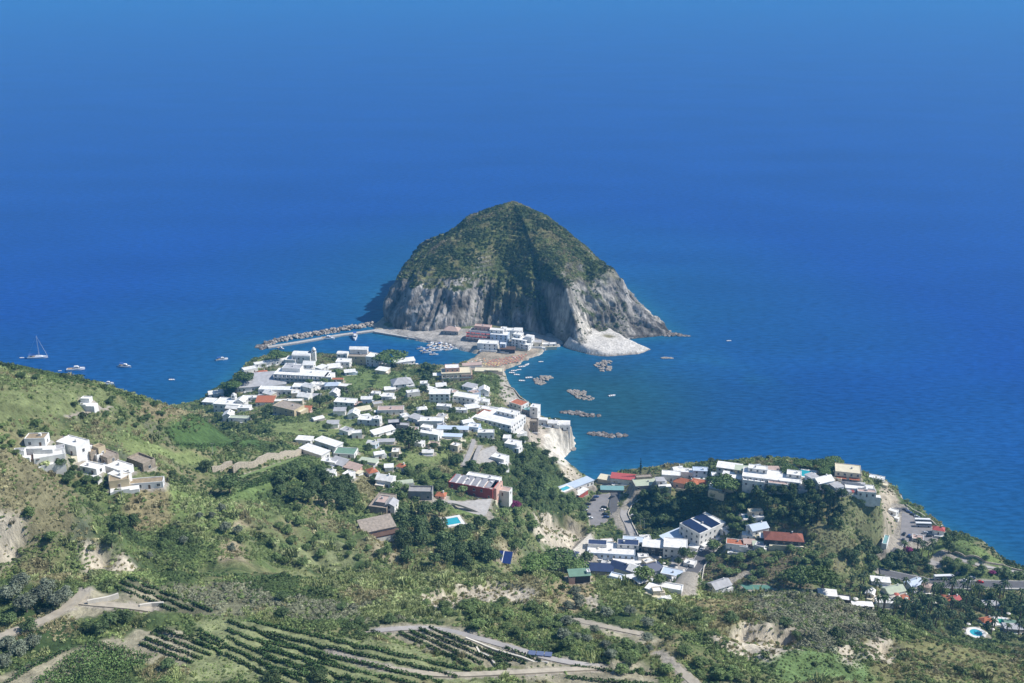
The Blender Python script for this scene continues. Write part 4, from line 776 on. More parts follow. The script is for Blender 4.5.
wL = np.clip(1 - wC - wP - wR, 0, 1); sm = wL + wC + wP + wR
rr = np.linspace(0, 1.03, NR)
TH, RG = np.meshgrid(th, rr); X = IC[0] + RG * RR * np.cos(TH); Y = IC[1] + RG * RR * np.sin(TH)
arc = TH * 170
rib = np.abs(fbm(arc, RG * 30, 26, 3, 101)); rib2 = fbm(X, Y, 9, 3, 111); 
cl = np.clip((RG - .62) / .2, 0, 1)
rw = RG * (1 + cl * (.045 * (.18 - rib) * 2 + .035 * fbm(arc, RG * 40, 7, 3, 121)) + .03 * rib2 * (1 - cl) + .02 * fbm(X, Y, 40, 3, 131))
rw = rw + .09 * bump(TH, tC, .06) * np.clip((RG - .45) / .35, 0, 1) + .02 * bump(TH, th_of(478, 328), .07) * np.clip((RG - .5) / .4, 0, 1)
rw = rw - .05 * bump(TH, th_of(450, 331), .07) * np.clip((RG - .6) / .2, 0, 1) - .05 * bump(TH, th_of(583, 350), .05) * np.clip((RG - .5) / .3, 0, 1)
TW = TH + (.55 * fbm(X, Y, 60, 3, 207) + .12 * fbm(X, Y, 18, 2, 202)) * np.clip((1 - RG) * 2.5, 0, 1)
wC1, wP1, wR1, wL1 = wC, wP, wR, wL
wC = bump(TW, th_of(512, 330), .28); wP = bump(TW, th_of(590, 345), .17); _d = wdif(TW, th_of(610, 345)); wR = np.clip(_d / .2, 0, 1) * np.clip((3.4 - _d % 6.2832) / .5, 0, 1); wL = np.clip(1 - wC - wP - wR, 0, 1); sm = wL + wC + wP + wR
Z = (wL * np.interp(rw, *prL) + wC * np.interp(rw, *prC) + wP * np.interp(rw, *prP) + wR * np.interp(rw, *prR)) / sm * 111
Z = Z + 7.0 * fbm(X, Y, 46, 5, 149) * np.clip(RG * 5, .2, 1) * np.clip(Z / 20, 0, 1)
ter = .85 * np.clip(wL * 1.2 + wC, 0, 1) * np.clip((Z - 44) / 10, 0, 1) * np.clip((100 - Z) / 8, 0, 1) * np.clip(.5 + 2 * fbm(X, Y, 30, 2, 7), .2, 1); Z0_ = Z.copy(); Z = Z * (1 - ter) + (np.round(Z / 3.8) * 3.8 + .2 * (Z - np.round(Z / 3.8) * 3.8)) * ter
Z = Z + np.clip(wR, 0, 1) * cl * (4 * np.abs(fbm(X, Y, 17, 3, 157)) + 2.4 * fbm(X, Y, 5, 2, 163) - .8) * np.clip(Z / 8, 0, 1)
Z = Z + cl * (3.0 * np.abs(fbm(X, Y, 13, 3, 151)) - .8 + 1.2 * fbm(X, Y, 4, 2, 161)) * np.clip(Z / 8, 0, 1) 
Z = Z * np.clip((1.022 - RG) / .03, 0, 1) - np.clip((RG - .995) / .01, 0, 1) * 4
dzr = np.gradient(Z, axis=0) / (np.gradient(RG, axis=0) * RR); dzt = np.gradient(Z, axis=1) / np.maximum(RG * RR * (2 * math.pi / NT), .3)
SLI = np.hypot(dzr, dzt) 
wp = W(584, 320, 25); dW = np.hypot((X - wp[0]) / 26, (Y - (wp[1])) / 34)
wp2 = W(603, 262, 55); dW2 = np.hypot((X - wp2[0]) / 12, (Y - wp2[1]) / 16)
IN2 = fbm(X, Y, 11, 3, 171); IN1 = fbm(X, Y, 35, 3, 172)
rockk = np.clip((SLI - 1.0 + .5 * IN2) * 3, 0, 1) * np.clip((RG - .5) / .15 + IN2, 0, 1)
rockk = np.maximum(rockk, np.clip(wR + .8 * wP, 0, 1) * np.clip((RG - .56) * 6 + 2.2 * IN2 + 1.2 * IN1, 0, 1))
rockk = rockk * (1 - .75 * np.clip(wC * 1.2, 0, 1) * np.clip((1 - RG) * 12 + IN2 * 2 - .4, 0, 1))
rc = np.array((.25, .235, .215)) * np.clip(1 + .9 * fbm(arc, RG * 25, 5, 3, 181) + .9 * fbm(arc, Z * .5, 11, 3, 182), .3, 2)[..., None]
rc = lerp(rc, np.array((.50, .47, .43)), np.clip(bump(TH, th_of(445, 333), .26) * 1.1 * (.4 + 3 * fbm(arc, Z * .6, 9, 3, 183)), 0, 1) + 0)
rc = lerp(rc, np.array((.48, .45, .40)), np.clip(wP + wR, 0, 1) * np.clip((fbm(X, Y, 24, 3, 184) - .22) * 6, 0, .85))
IC_ = lerp(np.array((.075, .10, .036)), np.array((.17, .16, .075)), .3 + 2 * IN2); stripe = ter * np.clip(np.abs(((Z0_ / 3.8) % 1) - .5) * 6 - 1.6, 0, 1); IC_ = lerp(IC_, np.array((.26, .27, .12)), stripe * .8); rockk = rockk * (1 - .6 * np.clip(ter * 2, 0, 1)); IC_ = lerp(IC_, rc, rockk)
IC_ = lerp(IC_, np.array((.60, .56, .49)), np.clip((.62 - dW) * 3 + 3.0 * IN2, 0, 1) * np.clip((SLI - .7) * 3, 0, 1)); IC_ = lerp(IC_, np.array((.60, .56, .49)), np.clip((1 - dW2) * 3 + IN2 * 2, 0, 1))
IC_ = IC_ * .88; atsea = ~inpoly(X, Y, COAST) & (segdist(X, Y, COAST) > 4); IC_ = lerp(IC_, np.array((.10, .09, .08)), atsea * np.clip((3 - Z) / 2, 0, 1)); IC_ = lerp(IC_, np.array((.62, .64, .62)), atsea * np.clip(1 - np.abs(Z - .15) / .5, 0, 1) * np.clip(IN2 * 3 + .3, 0, 1))
dsp = cl * np.clip(Z / 6, 0, 1) * (5.5 * fbm(arc, Z * 1.3, 15, 3, 191) + 2.6 * np.abs(fbm(arc, Z * 1.2, 6, 2, 192)) + 1.2 * fbm(arc, Z, 3, 2, 193)); X = X + dsp * np.cos(TH); Y = Y + dsp * np.sin(TH)
ii = np.arange(NT * NR).reshape(NR, NT); nxt = np.roll(ii, -1, axis=1)
Q = np.stack([ii[:-1], ii[1:], nxt[1:], nxt[:-1]], -1).reshape(-1, 4)
o = link(bpy.data.objects.new('islet_terrain', bigmesh('islet_terrain', np.stack([X, Y, Z], -1).reshape(-1, 3), Q, ground_mat('islet_ground', 2.6, .4, 1.6, .3), True, IC_.reshape(-1, 3)))); tag(o, kind='structure')
IC_X = None
STR = stripe
ISL = (X, Y, Z, rockk, RG, IN1, dW)
# ------------------------------------------------------------------ the sea
def axis(a, b, st, outs_lo, outs_hi): return np.array(outs_lo + list(np.arange(a, b, st)) + outs_hi, float)
sx = axis(-700, 960, 8, [-40000, -15000, -6000, -3000, -1800, -1200, -900], [1100, 1500, 2200, 3500, 6000, 15000, 40000]); sy = axis(420, 1700, 8, [-600, 0, 250], [1850, 2200, 2800, 3600, 5000, 7500, 12000, 22000, 60000])
SX, SY = np.meshgrid(sx, sy); dco = np.minimum(segdist(SX, SY, COAST), segdist(SX, SY, OUT)); dmole = segdist(SX, SY, [W(258, 347)[:2], W(378, 329)[:2]], False)
cove = np.exp(-(((SX - W(590, 400)[0]) / 110) ** 2 + ((SY - W(590, 400)[1]) / 110) ** 2)); bay = np.clip(1 - (dco - 10) / 330, 0, 1)
near = np.exp(-np.minimum(dco, dmole + 4) / 12.0) * (.6 + .8 * (vnoise(SX / 30, SY / 30, 4)))
pt = fbm(SX, SY, 160, 3, 200)
shelf = np.exp(-(((SX - W(690, 375)[0]) / 90) ** 2 + ((SY - W(690, 375)[1]) / 60) ** 2)) * np.clip(.5 + 2 * fbm(SX, SY, 40, 2, 5), 0, 1)
deep = np.array((.008, .056, .25)); teal = np.array((.011, .078, .20)); cov = np.array((.016, .072, .11)); lite = np.array((.022, .125, .19))
SC = lerp(deep * np.ones(SX.shape + (3,)), teal, bay * (1 + .4 * pt)); SC = lerp(SC, cov, cove * 1.1); SC = lerp(SC, lite, np.clip(near + .35 * shelf, 0, .6))
ny, nx = SX.shape; ii = np.arange(ny * nx).reshape(ny, nx); Q = np.stack([ii[:-1, :-1], ii[:-1, 1:], ii[1:, 1:], ii[1:, :-1]], -1).reshape(-1, 4)
m = bpy.data.materials.new('sea_water'); m.use_nodes = True; n = m.node_tree; L = n.links; b = n.nodes['Principled BSDF']
at = n.nodes.new('ShaderNodeAttribute'); at.attribute_name = 'Col'; b.inputs['Roughness'].default_value = .32; b.inputs['IOR'].default_value = 1.33; b.inputs['Specular IOR Level'].default_value = .06
ge = n.nodes.new('ShaderNodeNewGeometry')
mp = n.nodes.new('ShaderNodeMapping'); mp.inputs['Scale'].default_value = (.10, .28, .1); mp.inputs['Rotation'].default_value = (0, 0, R(14)); L.new(ge.outputs['Position'], mp.inputs[0])
no = n.nodes.new('ShaderNodeTexNoise'); no.inputs['Scale'].default_value = 1; no.inputs['Detail'].default_value = 6; no.inputs['Roughness'].default_value = .6; L.new(mp.outputs[0], no.inputs['Vector'])
mp2 = n.nodes.new('ShaderNodeMapping'); mp2.inputs['Scale'].default_value = (.0035, .009, .01); mp2.inputs['Rotation'].default_value = (0, 0, R(8)); L.new(ge.outputs['Position'], mp2.inputs[0])
no2 = n.nodes.new('ShaderNodeTexNoise'); no2.inputs['Scale'].default_value = 1; no2.inputs['Detail'].default_value = 5; L.new(mp2.outputs[0], no2.inputs['Vector'])
mr = n.nodes.new('ShaderNodeMapRange'); mr.inputs[1].default_value = .3; mr.inputs[2].default_value = .7; mr.inputs[3].default_value = .90; mr.inputs[4].default_value = 1.1; L.new(no2.outputs['Fac'], mr.inputs[0])
mr3 = n.nodes.new('ShaderNodeMapRange'); mr3.inputs[1].default_value = .36; mr3.inputs[2].default_value = .64; mr3.inputs[3].default_value = .78; mr3.inputs[4].default_value = 1.24; L.new(no.outputs['Fac'], mr3.inputs[0])
mm = n.nodes.new('ShaderNodeMath'); mm.operation = 'MULTIPLY'; L.new(mr.outputs[0], mm.inputs[0]); L.new(mr3.outputs[0], mm.inputs[1])
mu = n.nodes.new('ShaderNodeVectorMath'); mu.operation = 'SCALE'; L.new(at.outputs['Color'], mu.inputs[0]); L.new(mm.outputs[0], mu.inputs['Scale']); L.new(mu.outputs[0], b.inputs['Base Color'])
bp = n.nodes.new('ShaderNodeBump'); bp.inputs['Strength'].default_value = .35; bp.inputs['Distance'].default_value = 1.0; L.new(no.outputs['Fac'], bp.inputs['Height']); L.new(bp.outputs[0], b.inputs['Normal'])
o = link(bpy.data.objects.new('sea', bigmesh('sea', np.stack([SX, SY, 0 * SX], -1).reshape(-1, 3), Q, m, True, SC.reshape(-1, 3)))); tag(o, kind='structure')
# ------------------------------------------------------------------ roads, car parks, pools
for k, (name, P3, w_, m, mark) in enumerate(ROADS):
    mb = MB(); n = len(P3); L_, R_ = [], []
    for i in range(n):
        a = P3[max(0, i - 1)]; c = P3[min(n - 1, i + 1)]; t = (c - a)[:2]; t = t / max(1e-6, np.hypot(*t)); nn = np.array((-t[1], t[0])); p = P3[i]; z = p[2] + .16 + .004 * k
        mb.v += [(p[0] + nn[0] * w_ / 2, p[1] + nn[1] * w_ / 2, z - 1.2), (p[0] + nn[0] * w_ / 2, p[1] + nn[1] * w_ / 2, z), (p[0] - nn[0] * w_ / 2, p[1] - nn[1] * w_ / 2, z), (p[0] - nn[0] * w_ / 2, p[1] - nn[1] * w_ / 2, z - 1.2)]
        if i: q = 4 * i; mb.f += [(q - 4 + j, q - 4 + j + 1, q + j + 1, q + j) for j in range(3)]; mb.m += [0] * 3
    tag(mb.build(name, m), kind='structure')
    if mark:
        mb = MB()
        for off in (-w_ / 2 + .35, w_ / 2 - .35):
            b0 = len(mb.v)
            for i in range(n):
                a = P3[max(0, i - 1)]; c = P3[min(n - 1, i + 1)]; t = (c - a)[:2]; t = t / max(1e-6, np.hypot(*t)); nn = np.array((-t[1], t[0])); p = P3[i]; z = p[2] + .168 + .004 * k
                mb.v += [(p[0] + nn[0] * (off + .08), p[1] + nn[1] * (off + .08), z), (p[0] + nn[0] * (off - .08), p[1] + nn[1] * (off - .08), z)]
                if i: q = b0 + 2 * i; mb.f.append((q - 2, q - 1, q + 1, q)); mb.m.append(0)
        tag(mb.build('road_markings', paint_w), kind='structure')
for i, (name, pts, z, m) in enumerate(LOTS):
    mb = MB(); n = len(pts); zz = z + .10 + .007 * i; mb.v = [(x, y, zz) for x, y in pts] + [(x, y, zz - 1.5) for x, y in pts]; ar = sum(pts[j][0] * pts[(j + 1) % n][1] - pts[(j + 1) % n][0] * pts[j][1] for j in range(n))
    mb.f = [tuple(range(n)) if ar > 0 else tuple(range(n))[::-1]] + [(j, (j + 1) % n, n + (j + 1) % n, n + j) for j in range(n)]; mb.m = [0] * len(mb.f); tag(mb.build(name, m), kind='structure')
for (loc, w_, d_, rz, label, shape, deckc, tl) in POOLS:
    t = thing('swimming_pool', label, 'pool', loc, rz); wm = mat('pool_water_%d' % int(tl[0] * 1000 + tl[2] * 100), tl, .08, .08, .6, spec=.5)
    if shape == 'round':
        m = MB(); m.lathe([(w_ / 2, -2), (w_ / 2 + 2, -2), (w_ / 2 + 2, .32), (w_ / 2, .32), (w_ / 2, -2)], 24); m.build('pool_deck', ROOF[deckc], t); k = MB(); k.lathe([(.01, .2), (w_ / 2 - .002, .2)], 24); k.f = [f[::-1] for f in k.f] if False else k.f; k.build('water_surface', wm, t)
    else:
        m = MB(); e = 1.8; a, b_ = w_ / 2, d_ / 2; m.box(-a - e, a + e, -b_ - e, -b_, -2, .32); m.box(-a - e, a + e, b_, b_ + e, -2, .32); m.box(-a - e, -a, -b_, b_, -2, .32); m.box(a, a + e, -b_, b_, -2, .32); m.build('pool_deck', ROOF[deckc], t)
        k = MB(); k.box(-a + .002, a - .002, -b_ + .002, b_ - .002, -1, .2); k.build('water_surface', wm, t)
for b_ in BUILT: raise_building(*b_)
# ------------------------------------------------------------------ retaining walls, posts
def wall_line(pts, h, th_, m, name, label, cat='wall'):
    P3 = resample(Gp(pts), 2.5); o0 = P3[0]; mb = MB()
    for i, p in enumerate(P3):
        a = P3[max(0, i - 1)]; c = P3[min(len(P3) - 1, i + 1)]; t = (c - a)[:2]; t = t / max(1e-6, np.hypot(*t)); nn = np.array((-t[1], t[0])); z = float(gz(p[0], p[1])); x, y = p[0] - o0[0], p[1] - o0[1]
        hh = h * (1 + .06 * math.sin(i * 1.7))
        mb.v += [(x + nn[0] * th_ / 2, y + nn[1] * th_ / 2, z - o0[2] - 2), (x + nn[0] * th_ / 2, y + nn[1] * th_ / 2, z - o0[2] + hh), (x - nn[0] * th_ / 2, y - nn[1] * th_ / 2, z - o0[2] + hh), (x - nn[0] * th_ / 2, y - nn[1] * th_ / 2, z - o0[2] - 2)]
        if i: q = 4 * i; mb.f += [(q - 4 + j, q - 4 + j + 1, q + j + 1, q + j) for j in range(3)]; mb.m += [0] * 3
    e = len(mb.v) - 4; mb.f += [(0, 1, 2, 3), (e + 3, e + 2, e + 1, e)]; mb.m += [0, 0]
    o = mb.build(name, m); o.location = o0; tag(o, label, cat)
stonew = mat('dry_stone', (.46, .40, .31), .95, .35, 1.2, .6); conc2 = mat('pale_concrete', (.62, .58, .5), .9, .15, .4)
wall_line([(233, 474), (255, 468), (280, 460), (303, 452)], 4.2, 1.2, stonew, 'retaining_wall', 'long pale stone retaining wall above the curved grass track')
wall_line([(212, 472), (232, 466)], 3.2, 1.0, stonew, 'retaining_wall', 'short stone wall stub beside the largest round tree')
wall_line([(88, 606), (104, 603), (119, 598)], 1.8, .7, conc2, 'retaining_wall', 'pale concrete wall on the bend of the vineyard track')
wall_line([(140, 609), (152, 607), (164, 606)], 1.4, .7, conc2, 'retaining_wall', 'short concrete wall right of the vineyard track bend')
wall_line([(466, 640), (480, 645), (500, 653), (522, 659), (548, 665)], .7, .6, conc2, 'kerb_wall', 'low white kerb wall along the vineyard terrace')
wall_line([(476, 648), (492, 662), (500, 667)], .7, .6, conc2, 'kerb_wall', 'second white kerb between two vine terraces')
wall_line([(697, 577), (704, 568), (712, 556), (722, 545)], 1.1, .5, conc2, 'road_parapet', 'pale parapet on the right side of the spa road')
wall_line([(640, 500), (632, 506), (628, 514), (633, 526), (638, 536)], 1.2, .5, conc2, 'road_parapet', 'parapet inside the road bend above the cove car park')
wall_line([(906, 506), (920, 514), (932, 522), (944, 534)], 1.0, .4, conc2, 'parapet', 'sea parapet along the upper parking shelf')
wall_line([(948, 553), (965, 558), (985, 564), (1002, 566), (1022, 572)], 1.2, .5, stonew, 'parapet', 'stone parapet beside the footpath round the green knoll')
wall_line([(960, 591), (990, 591), (1030, 591)], 1.4, .6, conc2, 'bridge_parapet', 'grey parapet in front of the road above the palms')
wall_line([(504, 386), (514, 390), (520, 398), (530, 405)], 1.4, .6, stonew, 'cliff_wall', 'stone wall climbing beside the cliff houses')
wall_line([(508, 412), (522, 418), (528, 428)], 2.2, .8, stonew, 'cliff_wall', 'dark stone wall under the tall cliff tower house')
def pole(u, v, h, label, r=.13):
    p = G(u, v); m = MB(); m.tube((0, 0, -1), (0, 0, h), r, r * .6, 6); t = thing('utility_pole', label, 'pole', p); m.build('mast', mat('galvanised', (.5, .5, .5), .6), t)
    k = MB(); k.tube((-.9, 0, h - .5), (.9, 0, h - .5), .07, .07, 5); [k.tube((a, 0, h - .5), (a, 0, h - .15), .06, .06, 5) for a in (-.8, 0, .8)]; k.build('crossarm', mat('galvanised', (.5, .5, .5)), t)
for u, v, h, l in ((644, 530, 9, 'thin pole rising from the shaded ravine road'), (640, 527, 6, 'shorter pole left of the ravine road pole'), (837, 574, 9, 'tall pole behind the great dark pines'), (882, 583, 9, 'white pole above the garden roofs'), (915, 515, 8, 'pole by the railing of the parking shelf'), (532, 566, 10, 'pole in the pine tops above the spa'), (122, 500, 7, 'pole among reeds under the bright farmhouse'), (213, 455, 7, 'thin pole beside the terraced field'), (461, 452, 7, 'pole on the lawn below the pergola rows'), (585, 500, 8, 'lamp pole beside the cove car park')): pole(u, v, h, l)
# footbridge deck / viaduct: piers under the road at the right
# ------------------------------------------------------------------ harbour: quay, rubble breakwater, pontoons, reefs
def water_box(pts, w_, z, name, label, m, cat='quay'):
    P3 = [np.array(W(u, v, 0)) for u, v in pts]; P3 = resample(P3, 12); mb = MB(); o0 = P3[0]
    for i, p in enumerate(P3):
        a = P3[max(0, i - 1)]; c = P3[min(len(P3) - 1, i + 1)]; t = (c - a)[:2]; t = t / np.hypot(*t); nn = np.array((-t[1], t[0])); x, y = p[0] - o0[0], p[1] - o0[1]
        mb.v += [(x + nn[0] * w_ / 2, y + nn[1] * w_ / 2, -3), (x + nn[0] * w_ / 2, y + nn[1] * w_ / 2, z), (x - nn[0] * w_ / 2, y - nn[1] * w_ / 2, z), (x - nn[0] * w_ / 2, y - nn[1] * w_ / 2, -3)]
        if i: q = 4 * i; mb.f += [(q - 4 + j, q - 4 + j + 1, q + j + 1, q + j) for j in range(3)]; mb.m += [0] * 3
    e = len(mb.v) - 4; mb.f += [(0, 1, 2, 3), (e + 3, e + 2, e + 1, e)]; mb.m += [0, 0]; o = mb.build(name, m); o.location = o0; tag(o, label, cat)
water_box([(268, 348), (300, 343), (340, 336), (378, 331)], 5, 1.5, 'breakwater', 'long concrete breakwater walkway enclosing the harbour', concrete)
water_box([(376, 332), (400, 336), (430, 341), (446, 344)], 9, 1.9, 'quay', 'concrete harbour quay below the islet cliff', concrete)
water_box([(446, 346), (462, 347), (474, 348)], 7, 1.3, 'slipway', 'pale jetty in front of the tiered hotel', concrete)
water_box([(510, 357), (522, 356), (535, 353)], 7, 1.1, 'landing_stage', 'pale green landing stage beside the beach', mat('green_deck', (.34, .42, .38), .9, .1))
def rock_mesh(seed, sub=2, squash=.7, rough=.28):
    import bmesh
    bm = bmesh.new(); bmesh.ops.create_icosphere(bm, subdivisions=sub, radius=1); q = random.Random(seed); off = Vector((q.random() * 9, q.random() * 9, q.random() * 9))
    from mathutils import noise as mn
    for v in bm.verts:
        d = 1 + rough * 1.6 * mn.noise(v.co * 1.3 + off) + rough * mn.noise(v.co * 3.1 + off); v.co = Vector((v.co.x * d, v.co.y * d, v.co.z * d * squash))
    me = bpy.data.meshes.new('boulder'); bm.to_mesh(me); bm.free(); return me
rockm = [mat('boulder_pale', (.42, .38, .33), .95, .3, .8, .4), mat('boulder_dark', (.16, .14, .125), .95, .3, .8, .4), mat('boulder_grey', (.30, .27, .245), .95, .3, .8, .4)]
rmesh = []
for i in range(9):
    me = rock_mesh(50 + i); me.materials.append(rockm[i % 3]); rmesh.append(me)
mole = resample([np.array(W(u, v, 0)) for u, v in [(262, 346), (285, 340), (320, 334), (350, 329), (374, 325)]], 1.0)
for i in range(295):
    k = i / 294 * (len(mole) - 1); p = mole[int(k)]; off = rnd.uniform(-8, 5.5); b_ = link(bpy.data.objects.new('boulder', rmesh[rnd.choice([1, 4, 7, 2, 5, 1, 0, 3, 8]) if rnd.random() < .6 or k < len(mole) * .15 else rnd.choice([0, 3, 6])]))
    sz = rnd.uniform(1.2, 2.3); b_.location = (p[0] + rnd.uniform(-1, 1), p[1] + 3.5 + off, 1.7 - abs(off + 1) * .3 + rnd.uniform(-.3, .9)); b_.scale = (sz, sz * rnd.uniform(.6, 1.1), sz * rnd.uniform(.7, 1.1)); b_.rotation_euler = (rnd.uniform(-.6, .6), rnd.uniform(-.6, .6), rnd.uniform(0, 6))
    tag(b_, 'angular boulder piled along the seaward side of the breakwater', 'boulder', 'boulders of the harbour breakwater')
def reef(u, v, L, Wd, rot, label, dark=False, h=2.6):
    p = W(u, v, 0); mb = MB(); q = random.Random(int(u)); import bmesh
    for i in range(95):
        me = rmesh[q.randrange(9)]; a = q.uniform(-1, 1); b_ = q.uniform(-1, 1) * math.sqrt(1 - a * a * .9) + .25 * math.sin(a * 4 + u); s_ = q.uniform(.7, 1.7) * (.6 + L / 60); t_ = q.random() * 6; c, s = math.cos(t_), math.sin(t_)
        vs = [(a * L / 2 + (w_.co.x * c - w_.co.y * s) * s_, b_ * Wd / 2 + (w_.co.x * s + w_.co.y * c) * s_, w_.co.z * s_ * .8 + h * .35 * (1 - abs(a)) * (1 - b_ * b_ * .6) * q.uniform(.3, 1.3)) for w_ in me.vertices]
        mb.add(vs, [tuple(f.vertices) for f in me.polygons], q.choice([0, 0, 1]))
    o = mb.build('rock_reef', [rockm[1], rockm[2]] if dark else [mat('reef_pale', (.34, .30, .25), .95, .3, .8, .4), rockm[2]]); o.location = p; o.rotation_euler = (0, 0, R(rot)); tag(o, label, 'reef')
reef(542, 380, 24, 14, 65, 'pale reef of boulders nearest the beach in the cove'); reef(581, 395, 30, 14, -48, 'pale reef in the middle of the cove mouth'); reef(581, 414, 36, 8, -14, 'long thin dark reef low in the water', True, 1.2); reef(607, 435, 34, 8, -8, 'dark reef farthest out below the long thin one', True, 1.2)
reef(604, 366, 30, 16, 82, 'brown rock heap at the foot of the white tuff tongue', False, 2); reef(673, 335, 24, 10, -4, 'ragged dark rocks running out from the islet tip', True, 2.4); reef(656, 331, 34, 22, -20, 'jagged rocks at the eastern foot of the islet', False, 5); reef(686, 336, 8, 3, 0, 'half awash rock beyond the islet tip', True, .8); reef(667, 358, 12, 3, -3, 'tiny pale rock awash right of the tuff tongue', False, .5)
reef(567, 449, 14, 9, 20, 'pale rocks below the tuff promontory', False, 2); reef(262, 347, 14, 14, 10, 'dark rocks round the breakwater head', True, 3)
# the white tuff tongue
def tongue():
    pts = [(566, 342), (572, 336), (582, 331), (596, 329), (610, 334), (625, 340), (640, 346), (651, 350), (640, 354), (620, 356), (600, 356), (585, 354), (572, 350), (564, 346)]
    PP = np.array([W(u, v, 0)[:2] for u, v in pts]); c = np.array(W(600, 345, 0)[:2]); nx_, ny_ = 110, 60; xs = np.linspace(PP[:, 0].min() - 2, PP[:, 0].max() + 2, nx_); ys = np.linspace(PP[:, 1].min() - 2, PP[:, 1].max() + 2, ny_)
    x, y = np.meshgrid(xs, ys); xx = x + 2.5 * fbm(x, y, 12, 2, 3); yy = y + 2.5 * fbm(x, y, 12, 2, 4); d = segdist(xx, yy, PP); d = np.where(inpoly(xx, yy, PP), d, -d)
    ux = (x - PP[:, 0].min()) / np.ptp(PP[:, 0]); top = (6.5 - 6.6 * ux) + .10 * (y - PP[:, 1].min()) + 1.2 * fbm(x, y, 14, 3, 8) + .5 * np.abs(fbm(x, y * 2, 5, 2, 8)); z = np.where(d > 0, np.minimum(np.maximum(top, .6), d * 1.5), d * .7)
    hole = np.exp(-(((x - W(608, 339)[0]) / 7) ** 2 + ((y - W(608, 342)[1]) / 4) ** 2)); z = z - 1.2 * hole
    ii = np.arange(nx_ * ny_).reshape(ny_, nx_); Q = np.stack([ii[:-1, :-1], ii[:-1, 1:], ii[1:, 1:], ii[1:, :-1]], -1).reshape(-1, 4); Q = Q[(z.ravel()[Q] > -2).any(1)]
    col = np.array((.58, .55, .50)) * (1 + .2 * fbm(x, y, 6, 3, 9)[..., None]); col = lerp(col, np.array((.22, .20, .12)), hole * 1.3); col = lerp(col, np.array((.22, .18, .14)), np.clip((1.2 - z) / 1, 0, 1))
    o0 = np.array((c[0], c[1], 0)); V = np.stack([x - o0[0], y - o0[1], z], -1).reshape(-1, 3)
    o = link(bpy.data.objects.new('rock_headland', bigmesh('rock_headland', V, Q, ground_mat('white_tuff', .2), True, col.reshape(-1, 3)))); o.location = o0; tag(o, 'smooth white tuff tongue sloping into the sea from the islet', 'rock')
tongue()
# ------------------------------------------------------------------ boats
hullm = mat('white_gelcoat', (.8, .8, .8), .25, .02, spec=.5); deckm = mat('teak', (.38, .28, .18), .7, .1); bluec = mat('blue_canvas', (.05, .12, .35), .8, .05); alu = mat('mast_alloy', (.7, .7, .7), .35, 0)
def hull(L, Bm, fb, dk=True):
    m = MB(); n = 14; vs = []
    for i in range(n + 1):
        t = i / n; x = -L / 2 + L * t; wd = Bm / 2 * (1 - max(0, (t - .45) / .55) ** 2.2) * (.86 + .14 * min(1, t * 4)); sh = fb * (1 + .28 * t * t); ke = -.35 * fb * (1 - t ** 4)
        vs += [(x, -wd, sh), (x, -wd * .82, .1), (x, 0, ke), (x, wd * .82, .1), (x, wd, sh)]
    fs = []
    for i in range(n):
        a = i * 5; b_ = a + 5; fs += [(a + j, a + j + 1, b_ + j + 1, b_ + j)[::-1] for j in range(4)]
    fs.append((0, 1, 2, 3, 4)); m.add(vs, fs)
    m.f += [(i * 5, i * 5 + 5, i * 5 + 9, i * 5 + 4)[::-1] for i in range(n)]; m.m += [0] * n
    return m
def motorboat(u, v, L, rot, label, group=None, canvas=False):
    p = W(u, v, 0); t = thing('motorboat', label, 'boat', p, R(rot), group); Bm, fb = L * .31, L * .11
    me = proto('mbh%.1f' % L, lambda: hull(L, Bm, fb).mesh('hull', hullm)); put('hull', me, t, (0, 0, 0))
    def cab():
        m = MB(); m.box(-L * .12, L * .2, -Bm * .3, Bm * .3, fb * 1.05, fb * 1.9, 0, L * .02); m.box(-L * .08, L * .14, -Bm * .26, Bm * .26, fb * 1.9, fb * 2.3, 0, .1); return m.mesh('cabin', hullm)
    put('cabin', proto('mbc%.1f' % L, cab), t, (0, 0, 0))
    def ws(): m = MB(); m.box(L * .205, L * .23, -Bm * .26, Bm * .26, fb * 1.2, fb * 1.8); m.box(-L * .1, L * .17, -Bm * .325, -Bm * .305, fb * 1.25, fb * 1.7); m.box(-L * .1, L * .17, Bm * .305, Bm * .325, fb * 1.25, fb * 1.7); return m.mesh('windscreen', glass)
    put('windscreen', proto('mbw%.1f' % L, ws), t, (0, 0, 0))
    def ck(): m = MB(); m.box(-L * .45, -L * .14, -Bm * .36, Bm * .36, fb * 1.03, fb * 1.14); return m.mesh('cockpit', deckm)
    put('cockpit', proto('mbk%.1f' % L, ck), t, (0, 0, 0))
    if canvas:
        def bm_(): m = MB(); m.box(-L * .4, -L * .12, -Bm * .34, Bm * .34, fb * 2.5, fb * 2.62); [m.tube((a, b_, fb), (a, b_, fb * 2.5), .04, .04, 4) for a in (-L * .38, -L * .14) for b_ in (-Bm * .3, Bm * .3)]; return m.mesh('sun_canopy', bluec)
        put('sun_canopy', proto('mbs%.1f' % L, bm_), t, (0, 0, 0))
